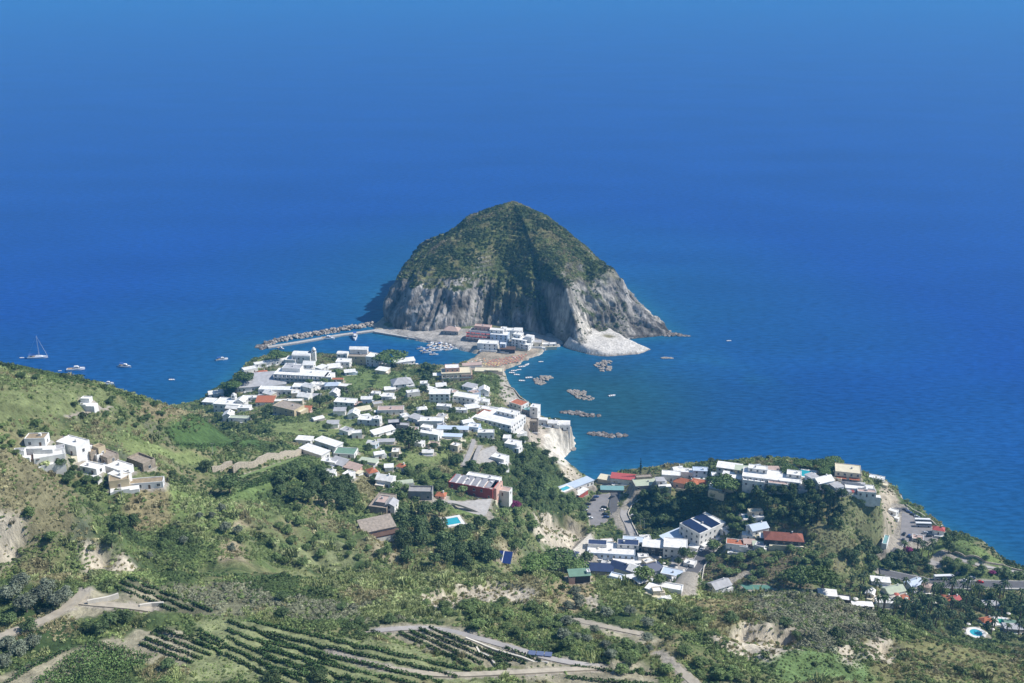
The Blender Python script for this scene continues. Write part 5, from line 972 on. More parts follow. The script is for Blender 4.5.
def dinghy(u, v, L, rot, label, group=None):
    p = W(u, v, 0); t = thing('dinghy', label, 'dinghy', p, R(rot), group); put('hull', proto('dh%.1f' % L, lambda: hull(L, L * .42, L * .1).mesh('hull', hullm)), t, (0, 0, 0))
    def th_(): m = MB(); m.box(-L * .28, -L * .2, -L * .17, L * .17, L * .115, L * .13); m.box(L * .02, L * .1, -L * .15, L * .15, L * .115, L * .13); return m.mesh('thwart', deckm)
    put('thwart', proto('dt%.1f' % L, th_), t, (0, 0, 0))
    def om(): m = MB(); m.box(-L * .54, -L * .49, -.16, .16, 0, L * .26); return m.mesh('outboard_motor', mat('outboard', (.06, .06, .07), .4, 0)); 
    put('outboard_motor', proto('do%.1f' % L, om), t, (0, 0, 0))
def yacht(u, v, L, rot, hm, label):
    p = W(u, v, 0); t = thing('sailing_yacht', label, 'sailing boat', p, R(rot)); hull(L, L * .27, L * .085).build('hull', hullm, t)
    m = MB(); m.box(-L * .12, L * .22, -L * .07, L * .07, L * .09, L * .135, 0, .25); m.build('coachroof', hullm, t); m = MB(); m.box(-L * .4, -L * .14, -L * .08, L * .08, L * .09, L * .1); m.build('cockpit', deckm, t)
    m = MB(); m.tube((L * .08, 0, 1), (L * .08, 0, hm), .22, .14, 8); m.build('mast', alu, t); m = MB(); m.tube((L * .08, 0, L * .2), (-L * .3, 0, L * .2), .12, .12, 6); m.build('boom', alu, t)
    m = MB(); m.tube((L * .06, 0, L * .225), (-L * .29, 0, L * .225), .26, .2, 8); m.build('furled_sail', bluec, t); m = MB(); m.tube((L * .49, 0, L * .11), (L * .09, 0, hm * .96), .1, .05, 6); m.build('furled_jib', hullm, t)
    m = MB(); [m.tube(a, b_, .03, .03, 4) for a, b_ in (((-L * .48, 0, L * .09), (L * .08, 0, hm)), ((L * .06, -L * .12, L * .09), (L * .08, 0, hm * .8)), ((L * .06, L * .12, L * .09), (L * .08, 0, hm * .8)))]; m.build('stays', alu, t)
    m = MB(); m.box(-L * .46, -L * .16, -L * .09, L * .09, L * .2, L * .21); [m.tube((a, b_, L * .09), (a, b_, L * .2), .04, .04, 4) for a in (-L * .44, -L * .18) for b_ in (-L * .08, L * .08)]; m.build('sprayhood', bluec, t)
yacht(38, 358, 20, 4, 24, 'white sailing yacht with bare mast at anchor off the left hill'); dinghy(22, 358, 4.5, 5, 'white dinghy floating behind the anchored sailing yacht')
motorboat(76, 370, 17, 14, 'long sleek white speedboat with a small tender behind it'); dinghy(60, 371, 3.5, 10, 'tiny tender trailing the sleek speedboat'); motorboat(125, 367, 14, -14, 'white cabin cruiser between the speedboat and the town', canvas=True); motorboat(108, 384, 11, 6, 'small white motorboat close to the left ridge'); motorboat(222, 360, 12, 22, 'white motorboat lying off the church point', canvas=True)
dinghy(172, 380, 6, -4, 'low dark sided boat far out above the two palms'); motorboat(355, 338, 17, -82, 'large white cruiser moored bow out inside the breakwater', canvas=True); motorboat(328, 339, 15, -4, 'white motorboat lying alongside the breakwater'); motorboat(281, 349, 10, -35, 'white boat near the breakwater head')
for i, (u, v, L, r) in enumerate([(421, 349, 9, 10), (431, 345, 12, 60), (436, 346, 12, 58), (441, 345, 12, 62), (446, 346, 12, 60), (450, 347, 11, 64), (430, 350, 11, 20), (437, 351, 13, 15), (445, 350, 11, 12), (427, 353, 10, 5), (434, 355, 9, 0), (424, 351, 9, 30), (453, 349, 9, 10), (440, 348, 10, 60), (449, 350, 9, 30)]):
    motorboat(u, v, L, r, 'white motorboat packed in the raft of moored boats in the harbour', 'boats moored in the harbour raft', canvas=(i % 3 == 0))
for i, (u, v, L, r) in enumerate([(522, 367, 7, 12), (527, 365, 7, 50), (514, 371, 6, 5), (512, 373, 6, -5), (517, 375, 6, -10), (529, 378, 7, 12), (522, 381, 6, -6), (541, 362, 5, 0), (519, 370, 5, 10)]):
    dinghy(u, v, L, r, 'small open boat moored off the beach in the cove', 'open boats in the cove')
dinghy(612, 396, 7, 20, 'lone small boat with pale cover right of the cove reefs'); dinghy(729, 341, 5, 0, 'solitary distant boat right of the islet tip'); motorboat(514, 359, 9, -20, 'boat pulled up at the green landing stage')
# ------------------------------------------------------------------ beach umbrellas
def umb_mesh(c):
    m = MB(); m.lathe([(1.05, 2.0), (.55, 2.3), (.02, 2.5)], 8); m.lathe([(.02, 2.46), (.53, 2.26), (1.03, 1.96), (1.05, 2.0)], 8); return m.mesh('canopy', c)
def pole_mesh(): m = MB(); m.tube((0, 0, 0), (0, 0, 2.5), .05, .04, 5); return m.mesh('pole', paint_w)
cols = {'red': mat('red_parasol', (.55, .17, .12), .8, .05), 'orange': mat('orange_parasol', (.68, .33, .16), .8, .05), 'yellow': mat('yellow_parasol', (.72, .58, .25), .8, .05), 'white': mat('cream_parasol', (.7, .66, .58), .8, .05)}
def umbrella(u, v, c, label, group, sc=1):
    p = G(u, v)
    if p[2] > 6 and v < 380: return
    t = thing('beach_umbrella', label, 'umbrella', p, 0, group); t.scale = (sc,) * 3; put('canopy', proto('u' + c, lambda: umb_mesh(cols[c])), t, (0, 0, 0)); put('pole', proto('up', pole_mesh), t, (0, 0, 0))
for j in range(5):
    for i in range(12): umbrella(490 + i * 3.2 + j * -1.5 + rnd.uniform(-.5, .5), 362.5 - i * .55 + j * 1.7, 'red' if (i + j) % 4 else 'orange', 'red or orange umbrella in the right hand rows of the beach', 'red and orange beach umbrellas')
for j in range(4):
    for i in range(6): umbrella(483 + i * 3.2 - j * .7 + rnd.uniform(-.4, .4), 365.5 + j * 1.5 - i * .2, 'yellow', 'yellow umbrella in the near rows of the beach', 'yellow beach umbrellas')
for j in range(2):
    for i in range(9): umbrella(452 + i * 4 + j, 368 - i * .9 + j * 2, 'white' if i % 2 else 'orange', 'pale umbrella by the harbour side promenade', 'umbrellas on the harbour promenade')
for i, (u, v) in enumerate([(620, 559), (627, 560), (634, 559), (641, 560), (612, 562), (655, 563), (664, 566), (590, 553), (676, 570), (683, 573), (660, 560), (598, 551)]): umbrella(u, v, 'white', 'cream sunshade on the spa terraces', 'sunshades on the spa terraces')
for i, (u, v) in enumerate([(968, 628), (984, 628), (966, 637), (985, 637), (992, 633), (898, 600), (906, 602), (934, 606), (874, 600), (1008, 617), (855, 604), (925, 604)]): umbrella(u, v, 'white', 'cream sunshade among the garden palms', 'sunshades in the palm garden', 1.2)
umbrella(896, 599, 'red', 'large closed salmon sunshade standing in the palm garden', None, 1.7)
# ------------------------------------------------------------------ vehicles
paints = [mat('car_white', (.75, .75, .75), .3, 0, spec=.5), mat('car_silver', (.4, .42, .45), .3, 0, spec=.5), mat('car_black', (.03, .03, .035), .3, 0, spec=.5), mat('car_blue', (.04, .08, .22), .3, 0, spec=.5), mat('car_red', (.45, .02, .02), .3, 0, spec=.5)]
ORD = ['first', 'second', 'third', 'fourth', 'fifth', 'sixth', 'seventh', 'eighth', 'ninth', 'tenth', 'eleventh', 'twelfth', 'thirteenth', 'fourteenth', 'fifteenth']; CN = ['white', 'silver', 'black', 'blue', 'red']
def car_body():
    m = MB(); sec = [(-2.1, .35, .75), (-2.0, .3, .95), (-1.0, .28, 1.0), (.9, .28, .95), (1.8, .3, .8), (2.1, .38, .6)]; vs = []
    for x, z0, z1 in sec: vs += [(x, -.85, z0), (x, -.82, z1), (x, .82, z1), (x, .85, z0)]
    fs = [(4 * i + j, 4 * i + (j + 1) % 4, 4 * i + 4 + (j + 1) % 4, 4 * i + 4 + j) for i in range(5) for j in range(4)] + [(0, 1, 2, 3), (23, 22, 21, 20)]; m.add(vs, fs); return m
def car_glass(): m = MB(); m.add([(-1.75, -.78, .96), (.95, -.78, .95), (.95, .78, .95), (-1.75, .78, .96), (-1.2, -.62, 1.42), (.25, -.62, 1.42), (.25, .62, 1.42), (-1.2, .62, 1.42)], [(0, 1, 5, 4), (1, 2, 6, 5), (2, 3, 7, 6), (3, 0, 4, 7), (4, 5, 6, 7)]); return m.mesh('windows', glass)
def car_roof(): m = MB(); m.box(-1.2, .25, -.6, .6, 1.425, 1.48); return m
def wheel_mesh(): m = MB(); m.tube((0, -.1, 0), (0, .1, 0), .32, .32, 12); return m.mesh('wheel', mat('tyre', (.03, .03, .03), .9, 0))
def car(u, v, rot, ci, label, group=None, sc=1.05):
    p = G(u, v); t = thing('parked_car', label, 'car', (p[0], p[1], p[2] + .22), R(rot), group); t.scale = (sc,) * 3
    put('body', proto('cb%d' % ci, lambda: car_body().mesh('body', paints[ci])), t, (0, 0, 0)); put('windows', proto('cg', car_glass), t, (0, 0, 0)); put('roof', proto('cr%d' % ci, lambda: car_roof().mesh('roof', paints[ci])), t, (0, 0, 0))
    for x in (-1.3, 1.3):
        for y in (-.8, .8): put('wheel', proto('cw', wheel_mesh), t, (x, y, .32))
for i, (u, v, r, c) in enumerate([(588, 505, 10, 2), (586, 508, 10, 3), (585, 511, 10, 1), (588, 515, 8, 2), (590, 519, 5, 0), (593, 501, 14, 2), (596, 498, 18, 3), (604, 508, 10, 2), (603, 511, 8, 0), (605, 515, 5, 2), (606, 518, 5, 3), (612, 498, 40, 2)]): car(u, v, r, c, ORD[i] + ' car counted from the start of the row, ' + CN[c] + ', in the cove car park', 'cars in the cove car park')
for i, (u, v, r, c) in enumerate([(905, 511, -40, 2), (909, 513, -40, 3), (913, 515.5, -40, 2), (917, 518, -38, 1), (921, 520, -38, 2), (904, 535, 60, 2), (909, 537, 60, 3), (903, 541, 60, 2), (925, 534, 10, 1), (929, 537, 10, 2)]): car(u, v, r, c, CN[c] + ' car, ' + ORD[i] + ' from the top on the parking shelf above the sea', 'cars on the upper parking shelf')
car(702, 551, 50, 0, 'white car parked at the top of the spa road'); car(708, 546, 45, 1, 'silver car behind the white one on the spa road'); car(712, 549, 50, 2, 'black car at the mouth of the spa road'); car(980, 583.5, 0, 4, 'red car on the road at the right edge'); car(966, 582.5, 2, 0, 'white van like car left of the red one', sc=1.35); car(972, 579, 0, 1, 'silver car parked above the red one'); car(635, 518, -35, 0, 'white delivery van in the shaded ravine road', sc=1.6)
car(958, 575, 20, 2, 'dark car parked under trees below the footpath'); car(951, 577, 20, 1, 'grey car beside the dark one under the trees')
def bus(u, v, rot, c, label):
    p = G(u, v); t = thing('bus', label, 'bus', (p[0], p[1], p[2] + .2), R(rot)); m = MB(); m.box(-5.6, 5.6, -1.25, 1.25, .4, 1.55); m.box(-5.6, 5.6, -1.2, 1.2, 2.55, 3.1, 0, .12); m.box(-5.6, -5.4, -1.25, 1.25, 1.55, 2.55); m.build('body', paints[0], t); k = MB(); k.box(-5.45, 5.58, -1.2, 1.2, 1.552, 2.548); k.build('windows', glass, t)
    s = MB(); s.box(-5.5, 5.5, -1.265, -1.252, .7, 1.2); s.box(-5.5, 5.5, 1.252, 1.265, .7, 1.2); s.build('stripe', paints[c], t)
    for x in (-3.6, 3.4):
        for y in (-1.15, 1.15): w_ = put('wheel', proto('cw', wheel_mesh), t, (x, y, .45)); w_.scale = (1.5, 1.5, 1.5)
bus(923, 527, -4, 3, 'white bus with dark blue stripe, nearer the camera on the shelf'); bus(922, 523, -4, 3, 'white bus parked behind the other one on the shelf'); bus(942, 580, 4, 2, 'long pale bus with dark stripe on the road above the gardens')
# solar array under the pine
p = G(503, 561); t = thing('solar_array', 'blue solar panel array with white frame beside the pine', 'solar panel', p, R(-12)); a = MB(); vs = [(-5, -3.6, .6), (5, -3.6, .6), (5, 3.2, 4.2), (-5, 3.2, 4.2)]; a.add(vs + [(x, y, z - .15) for x, y, z in vs], [(0, 1, 2, 3), (7, 6, 5, 4), (0, 4, 5, 1), (1, 5, 6, 2), (2, 6, 7, 3), (3, 7, 4, 0)]); a.build('panel', mat('solar_blue', (.02, .04, .16), .3, 0, spec=.6), t)
a = MB(); a.add([(-.25, -3.6, .62), (.25, -3.6, .62), (.25, 3.2, 4.22), (-.25, 3.2, 4.22)], [(0, 1, 2, 3)]); a.build('frame_bar', paint_w, t); a = MB(); [a.tube((x, y, -2), (x, y, z), .08, .08, 5) for x in (-4.5, 4.5) for y, z in ((-3.4, .5), (3, 3.9))]; a.build('stand', alu, t)
p = G(540, 655); t = thing('solar_array', 'small grey blue panels on the ground right of the vine terrace', 'solar panel', p, R(-8)); a = MB()
for i in range(3): a.box(-4 + i * 2.8, -1.5 + i * 2.8, -1.2, 1.2, .5, .62)
a.build('panel', mat('solar_grey', (.12, .15, .25), .4, 0, spec=.6), t); a = MB(); a.box(-4, 4, -.1, .1, -.5, .49); a.build('stand', alu, t)
# ------------------------------------------------------------------ foliage meshes
def leaves(mb, blobs, n, size, q, flat=1.0, out=.75):
    tot = sum(b[3] ** 2 for b in blobs)
    for (cx, cy, cz, r) in blobs:
        for _ in range(int(n * r * r / tot)):
            d = Vector((q.gauss(0, 1), q.gauss(0, 1), q.gauss(0, 1))); d.normalize()
            if d.z < -.5: d.z *= -.6
            rr_ = r * q.uniform(.72, 1.08); p = Vector((cx + d.x * rr_, cy + d.y * rr_, cz + d.z * rr_ * flat)); nn = (d * out + Vector((q.gauss(0, .4), q.gauss(0, .4), q.gauss(.15, .4)))).normalized()
            a = nn.orthogonal().normalized(); a.rotate(Matrix.Rotation(q.uniform(0, 6.28), 3, nn)); b_ = nn.cross(a); s_ = size * q.uniform(.6, 1.3)
            mb.add([p + a * s_ - b_ * s_ * .5, p + a * s_ * .2 + b_ * s_ * .8, p - a * s_ + b_ * s_ * .2, p - a * s_ * .3 - b_ * s_ * .8], [(0, 1, 2, 3)])
barkm = mat('bark', (.16, .12, .09), .95, .2, 2)
LM = {'round': leaf_mat('leaf_dark', (.075, .115, .042)), 'pine': leaf_mat('leaf_pine', (.095, .15, .042)), 'palm': leaf_mat('leaf_palm', (.055, .085, .03)), 'cypress': leaf_mat('leaf_cypress', (.02, .036, .016)), 'olive': leaf_mat('leaf_olive', (.15, .175, .12)), 'mid': leaf_mat('leaf_mid', (.125, .18, .06)), 'purple': leaf_mat('leaf_bougainvillea', (.22, .03, .12))}
def crown_mesh(kind, seed):
    q = random.Random(seed); mb = MB()
    if kind in ('round', 'mid', 'olive', 'purple'):
        bl = [(0, 0, 1.05, .62)] + [(math.cos(a) * q.uniform(.4, .62), math.sin(a) * q.uniform(.4, .62), q.uniform(.6, 1.25), q.uniform(.3, .46)) for a in [i * 2 * math.pi / 7 + q.uniform(-.3, .3) for i in range(7)]] + [(q.uniform(-.3, .3), q.uniform(-.3, .3), 1.5, .36) for _ in range(2)]
        leaves(mb, bl, 1300, .075, q)
    elif kind == 'pine':
        bl = [(0, 0, 1.3, .62)] + [(math.cos(a) * q.uniform(.45, .7), math.sin(a) * q.uniform(.45, .7), 1.25 + q.uniform(-.1, .12), q.uniform(.36, .46)) for a in [i * 2 * math.pi / 9 + q.uniform(-.3, .3) for i in range(9)]]
        leaves(mb, bl, 1900, .065, q, .5)
    elif kind == 'cypress':
        bl = [(0, 0, .5 + i * .5, .34 - abs(i - 2.2) * .045) for i in range(8)]; bl = [(x + q.uniform(-.05, .05), y + q.uniform(-.05, .05), z, max(.07, r)) for x, y, z, r in bl]; leaves(mb, bl, 700, .07, q, 1.3)
    elif kind == 'palm':
        for i in range(22):
            a = i * 2.4; el = q.uniform(-.2, 1.1); L = q.uniform(.85, 1.1); prev = None
            for k in range(7):
                t = k / 6; r = L * t * math.cos(el) * (1 - .1 * t); z = 2.6 + L * (t * math.sin(el) - .75 * t * t); w_ = .11 * (1 - t) ** .6 + .01; c, s = math.cos(a), math.sin(a); cur = [(c * r - s * w_, s * r + c * w_, z - .05), (c * r, s * r, z + .02), (c * r + s * w_, s * r - c * w_, z - .05)]
                if prev: mb.add(prev + cur, [(0, 1, 4, 3), (1, 2, 5, 4)])
                prev = cur
    return mb.mesh('crown', LM[kind])
def trunk_mesh(kind, seed):
    q = random.Random(seed); m = MB()
    if kind == 'palm': m.tube((0, 0, -.4), (.02, 0, 1.3), .10, .075, 7); m.tube((.02, 0, 1.3), (0, 0, 2.62), .075, .09, 7)
    elif kind == 'cypress': m.tube((0, 0, -.4), (0, 0, .7), .07, .06, 6)
    else:
        h = .62 if kind != 'pine' else .85; m.tube((0, 0, -.5), (0, 0, h), .085, .06, 7)
        for i in range(5): a = i * 1.256 + q.random(); m.tube((0, 0, h * .9), (math.cos(a) * .45, math.sin(a) * .45, h + .4), .045, .02, 5)
    return m.mesh('trunk', barkm)
TREES = []
def tree(kind, u, v, wpx, label, group=None, name=None, hscale=1.0):
    p = G(u, v)
    if p[2] < .5: return None
    return tree_at(kind, p, wpx * depth(p) / F / 2, label, group, name, hscale)
def tree_at(kind, p, r, label, group=None, name=None, hscale=1.0):
    k = rnd.randrange(3); nm = name or {'round': 'broadleaf_tree', 'mid': 'leafy_tree', 'pine': 'pine_tree', 'palm': 'palm_tree', 'cypress': 'cypress_tree', 'olive': 'olive_tree', 'purple': 'bougainvillea'}[kind]
    t = thing(nm, label, 'shrub' if kind == 'purple' else 'tree', (p[0], p[1], float(gz(p[0], p[1]))), rnd.uniform(0, 6.28), group); t.scale = (r, r, r * hscale)
    put('crown', proto('crown_%s%d' % (kind, k), lambda: crown_mesh(kind, 300 + k)), t, (0, 0, 0)); put('trunk', proto('trunk_%s%d' % (kind, k), lambda: trunk_mesh(kind, 300 + k)), t, (0, 0, 0)); TREES.append((p[0], p[1], r)); return t
def on_nogo(p): return samp(NOGO.astype(float), p[0], p[1]) > .2
def grove(kind, poly, n, lo, hi, label, group, hs=1.0):
    us = [a for a, _ in poly]; vs = [b for _, b in poly]; cnt = 0; tries = 0
    while cnt < n and tries < n * 30:
        tries += 1; u = rnd.uniform(min(us), max(us)); v = rnd.uniform(min(vs), max(vs))
        if not inpoly(np.array([u]), np.array([v]), poly)[0]: continue
        p = G(u, v); r = rnd.uniform(lo, hi) * depth(p) / F / 2
        if on_nogo(p) or p[2] < 1.5 or any((p[0] - a) ** 2 + (p[1] - b) ** 2 < (.62 * (r + c)) ** 2 for a, b, c in TREES): continue
        tree_at(kind, p, r, label, group, hscale=hs); cnt += 1
one = tree
one('round', 230, 494, 27, 'very large round dark tree left of the curved grass track', hscale=.85); one('round', 207, 472, 17, 'dark round tree just above the largest round one', hscale=.8)
one('pine', 392, 366, 34, 'broad umbrella pine on the harbour edge of the town', hscale=.5); one('round', 409, 450, 32, 'large round tree in the middle of the town', hscale=.85)
one('pine', 723, 496, 32, 'wide dark umbrella pine over the shaded ravine', hscale=.8); one('pine', 245, 388, 20, 'dark pine on the seaward edge beside the hotel terraces', hscale=1.0); one('pine', 236, 394, 16, 'second dark pine just seaward of the hotel terraces'); one('pine', 228, 396, 15, 'leaning pine over the water by the shore house', hscale=1.2)
one('pine', 277, 362, 20, 'bushy pine at the tip of the point above the narrow wing', hscale=.7); one('round', 320, 408, 15, 'dark tree between the ochre block and the salmon walled house'); one('purple', 515, 508, 14, 'magenta bougainvillea beside the brick red villa', hscale=.6); one('purple', 992, 575, 8, 'pink flowering bush at the end of the green knoll path', hscale=.6); one('purple', 908, 555, 10, 'rosy flowering bush above the climbing road')
one('pine', 535, 574, 34, 'broad umbrella pine in front of the solar array', hscale=.62); one('pine', 558, 570, 40, 'widest umbrella pine over the green roofed house', hscale=.55); one('pine', 575, 574, 28, 'umbrella pine at the right of the row above the spa', hscale=.62); one('round', 586, 566, 17, 'small round tree beside the navy kiosk'); one('round', 684, 560, 15, 'round dark tree beside the blank white block'); one('round', 678, 566, 10, 'smaller round tree under the blank white block')
one('mid', 643, 583, 24, 'light green tree in front of the navy tents', hscale=.8); one('mid', 659, 586, 16, 'green tree behind the lowest spa terrace', hscale=.8); one('mid', 713, 553, 16, 'pale sparse tree beside the solar striped house'); one('mid', 706, 590, 15, 'hedge like tree left of the grey ridged house', hscale=.6)
one('pine', 800, 590, 34, 'great dark umbrella pine at the left of the pair behind the brush dome', hscale=.8); one('pine', 822, 591, 34, 'great dark umbrella pine at the right of the pair behind the brush dome', hscale=.8)
one('round', 948, 553, 14, 'dark tree on the saddle beside the green knoll'); one('round', 946, 545, 12, 'dark round tree on the crest of the saddle', hscale=1.2); one('round', 985, 562, 8, 'lone dark bush on the green knoll'); one('round', 828, 503, 12, 'very dark tree below the sloping roofed white house', hscale=1.6)
one('palm', 170, 400, 9, 'left one of two palms against the sea on the ridge'); one('palm', 183, 401, 9, 'right one of two palms against the sea on the ridge')
for u, v, w_, l in ((640, 478, 8, 'slim cypress on the cove headland'), (708, 483, 9, 'dark cypress right of the pale blue ravine house'), (412, 524, 10, 'left cypress of the pair beside the stone farmhouse'), (419, 524, 10, 'right cypress of the pair beside the stone farmhouse')): one('cypress', u, v, w_, l, hscale=1.3)
for u, v, w_, h_ in ((120, 535, 22, 1.1), (133, 528, 18, 1), (112, 548, 16, .9)): one('round', u, v, w_, 'dark oak in the gully below the farm group', 'oaks in the farm gully', hscale=h_)
for u, v in ((30, 520), (52, 545)): one('mid', u, v, 14, 'scrubby tree on the face of the left hump', 'scrubby trees on the left hump')
for u, v, w_ in ((27, 612, 26), (43, 604, 26), (58, 608, 24), (22, 590, 22), (12, 602, 24), (48, 592, 20), (66, 600, 18), (8, 650, 20), (20, 656, 22), (34, 648, 20), (3, 668, 22)): one('olive', u, v, w_, 'grey green olive beside the vineyard track', 'olives beside the vineyard track', hscale=.8)
for u, v, w_ in ((30, 632, 20), (10, 625, 20), (110, 628, 22), (126, 622, 18), (100, 634, 20), (88, 632, 16)): one('round', u, v, w_, 'dark bushy tree in the hedge along the vineyard track', 'trees in the vineyard hedge', hscale=.75)
for u, v, w_ in ((184, 545, 11), (226, 534, 14), (222, 512, 10), (238, 536, 12), (150, 560, 9), (232, 552, 10), (200, 520, 9), (212, 518, 8)): one('olive', u, v, w_, 'grey green bush on the open slope right of the gully', 'bushes on the open slope')
grove('round', [(275, 478), (300, 470), (345, 482), (360, 500), (352, 522), (318, 505), (280, 500)], 24, 13, 22, 'dark evergreen oak in the wood above the valley', 'wood above the valley', .8)
grove('round', [(400, 522), (440, 516), (486, 524), (505, 540), (500, 565), (455, 572), (408, 566), (396, 545)], 30, 15, 24, 'dark broadleaf tree in the valley wood below the pool', 'valley wood below the pool', .9)
grove('mid', [(260, 540), (300, 510), (350, 530), (392, 555), (340, 568), (270, 566)], 22, 9, 15, 'green thicket tree on the slope left of the valley wood', 'thicket on the valley slope', .7)
grove('round', [(455, 460), (500, 470), (520, 462), (545, 470), (560, 500), (545, 515), (520, 495), (490, 482), (450, 480)], 26, 9, 16, 'dark tree on the steep wooded slope above the cove', 'wooded slope above the cove', .8)
grove('round', [(522, 436), (548, 455), (575, 500), (560, 510), (540, 480), (520, 450)], 12, 8, 13, 'shrubby tree on the cliff slope beside the promontory', 'cliff slope thicket', .7)
grove('mid', [(510, 500), (545, 505), (540, 545), (510, 552), (495, 530)], 16, 10, 17, 'mixed tree between the red villa and the white cliff', 'trees between villa and cliff', .75)
grove('round', [(340, 400), (470, 395), (470, 450), (440, 480), (360, 470), (320, 440)], 34, 6, 12, 'dark garden tree among the white houses of the town', 'garden trees of the town', .75)
grove('mid', [(300, 372), (440, 372), (440, 398), (380, 402), (310, 400)], 26, 6, 11, 'green garden tree in the northern part of the town', 'northern garden trees', .75)
grove('mid', [(370, 480), (450, 462), (470, 490), (420, 520), (395, 520)], 24, 8, 15, 'leafy tree around the concrete shell and stone farm', 'trees round the stone farm', .75)
grove('round', [(200, 412), (260, 405), (300, 424), (290, 440), (240, 432)], 9, 7, 12, 'dark tree on the bank below the cistern villa', 'bank below the cistern villa', .75)
grove('round', [(425, 372), (445, 372), (452, 392), (438, 400), (420, 396)], 8, 8, 13, 'dark tree in the clump left of the loggia hotel', 'clump by the loggia hotel', .9)
grove('mid', [(0, 425), (40, 425), (52, 440), (30, 462), (0, 450)], 12, 8, 14, 'fruit tree in the grove left of the cube farmhouse', 'grove by the cube farmhouse', .7)
grove('round', [(62, 462), (95, 470), (100, 490), (72, 492), (58, 475)], 8, 8, 14, 'green tree below the terrace of the cube farmhouse', 'trees under the farm terrace', .8)
grove('round', [(20, 378), (60, 376), (140, 398), (200, 420), (180, 440), (90, 425), (40, 410)], 16, 7, 13, 'bush tree dotted over the left ridge', 'bush trees on the left ridge', .6)
grove('round', [(630, 490), (660, 486), (720, 496), (720, 512), (690, 520), (650, 532), (628, 520)], 22, 9, 15, 'tree in the shaded ravine between road and headland', 'trees in the shaded ravine', .8)
grove('round', [(755, 490), (800, 488), (845, 500), (840, 530), (790, 528), (750, 525)], 32, 9, 15, 'dark tree in the hotel park on the headland', 'hotel park wood', 1.1)
grove('cypress', [(790, 500), (840, 500), (840, 528), (795, 528)], 12, 7, 9, 'upright dark conifer in the hotel park', 'conifers of the hotel park', 1.2)
grove('pine', [(775, 468), (835, 468), (835, 477), (780, 477)], 10, 14, 22, 'umbrella pine on the headland skyline', 'pines on the headland skyline', .6)
grove('mid', [(715, 500), (750, 500), (745, 535), (712, 530)], 16, 8, 13, 'garden tree left of the hotel park', 'garden trees beside the hotel park', .8)
grove('mid', [(700, 562), (800, 550), (840, 560), (790, 585), (740, 584)], 30, 8, 15, 'leafy tree on the brush slope above the tennis court', 'brush slope trees', .7)
grove('round', [(840, 560), (880, 545), (930, 556), (940, 575), (860, 580)], 20, 9, 15, 'dark tree in the belt under the climbing road', 'belt under the climbing road', .9)
grove('mid', [(935, 560), (1000, 570), (1024, 574), (1024, 580), (960, 575)], 16, 8, 13, 'tree on the bank between footpath and road', 'bank between path and road', .7)
grove('round', [(890, 600), (1024, 598), (1040, 640), (1000, 645), (920, 632)], 40, 9, 16, 'dense garden tree in the palm garden', 'palm garden trees', .9)
grove('palm', [(850, 580), (1020, 600), (1020, 640), (930, 630), (850, 603)], 60, 10, 15, 'tall palm rising from the garden at the right', 'palms of the garden', 1.0)
grove('palm', [(905, 548), (935, 552), (930, 570), (890, 568)], 10, 9, 13, 'palm beside the climbing road', 'palms by the climbing road', .9)
grove('mid', [(560, 502), (585, 505), (588, 525), (560, 512)], 12, 8, 12, 'shrubby tree left of the cove car park', 'trees left of the car park', .7)
grove('olive', [(560, 590), (660, 615), (660, 660), (600, 660), (560, 640)], 16, 10, 17, 'grey green olive on the lower right terraces', 'olives on the lower terraces', .7)
grove('mid', [(420, 605), (540, 605), (600, 640), (560, 650), (460, 625)], 24, 10, 18, 'bushy fruit tree in the orchard above the vines', 'orchard above the vines', .6)
grove('round', [(340, 600), (420, 622), (400, 640), (330, 640), (230, 600)], 5, 10, 16, 'dark bush tree along the foreground terraces', 'bush trees on the foreground terraces', .6)
grove('mid', [(560, 640), (700, 655), (760, 683), (640, 683)], 18, 12, 20, 'low fruit tree at the bottom edge of the photo', 'fruit trees at the bottom edge', .6)
grove('round', [(150, 660), (300, 670), (340, 683), (160, 683)], 3, 16, 26, 'dark leafy tree at the bottom left edge', 'trees at the bottom left edge', .6)
grove('round', [(640, 600), (720, 612), (860, 640), (900, 660), (700, 640)], 7, 10, 18, 'dark bush tree in the hollows of the brush dome', 'bushes in the dome hollows', .6)
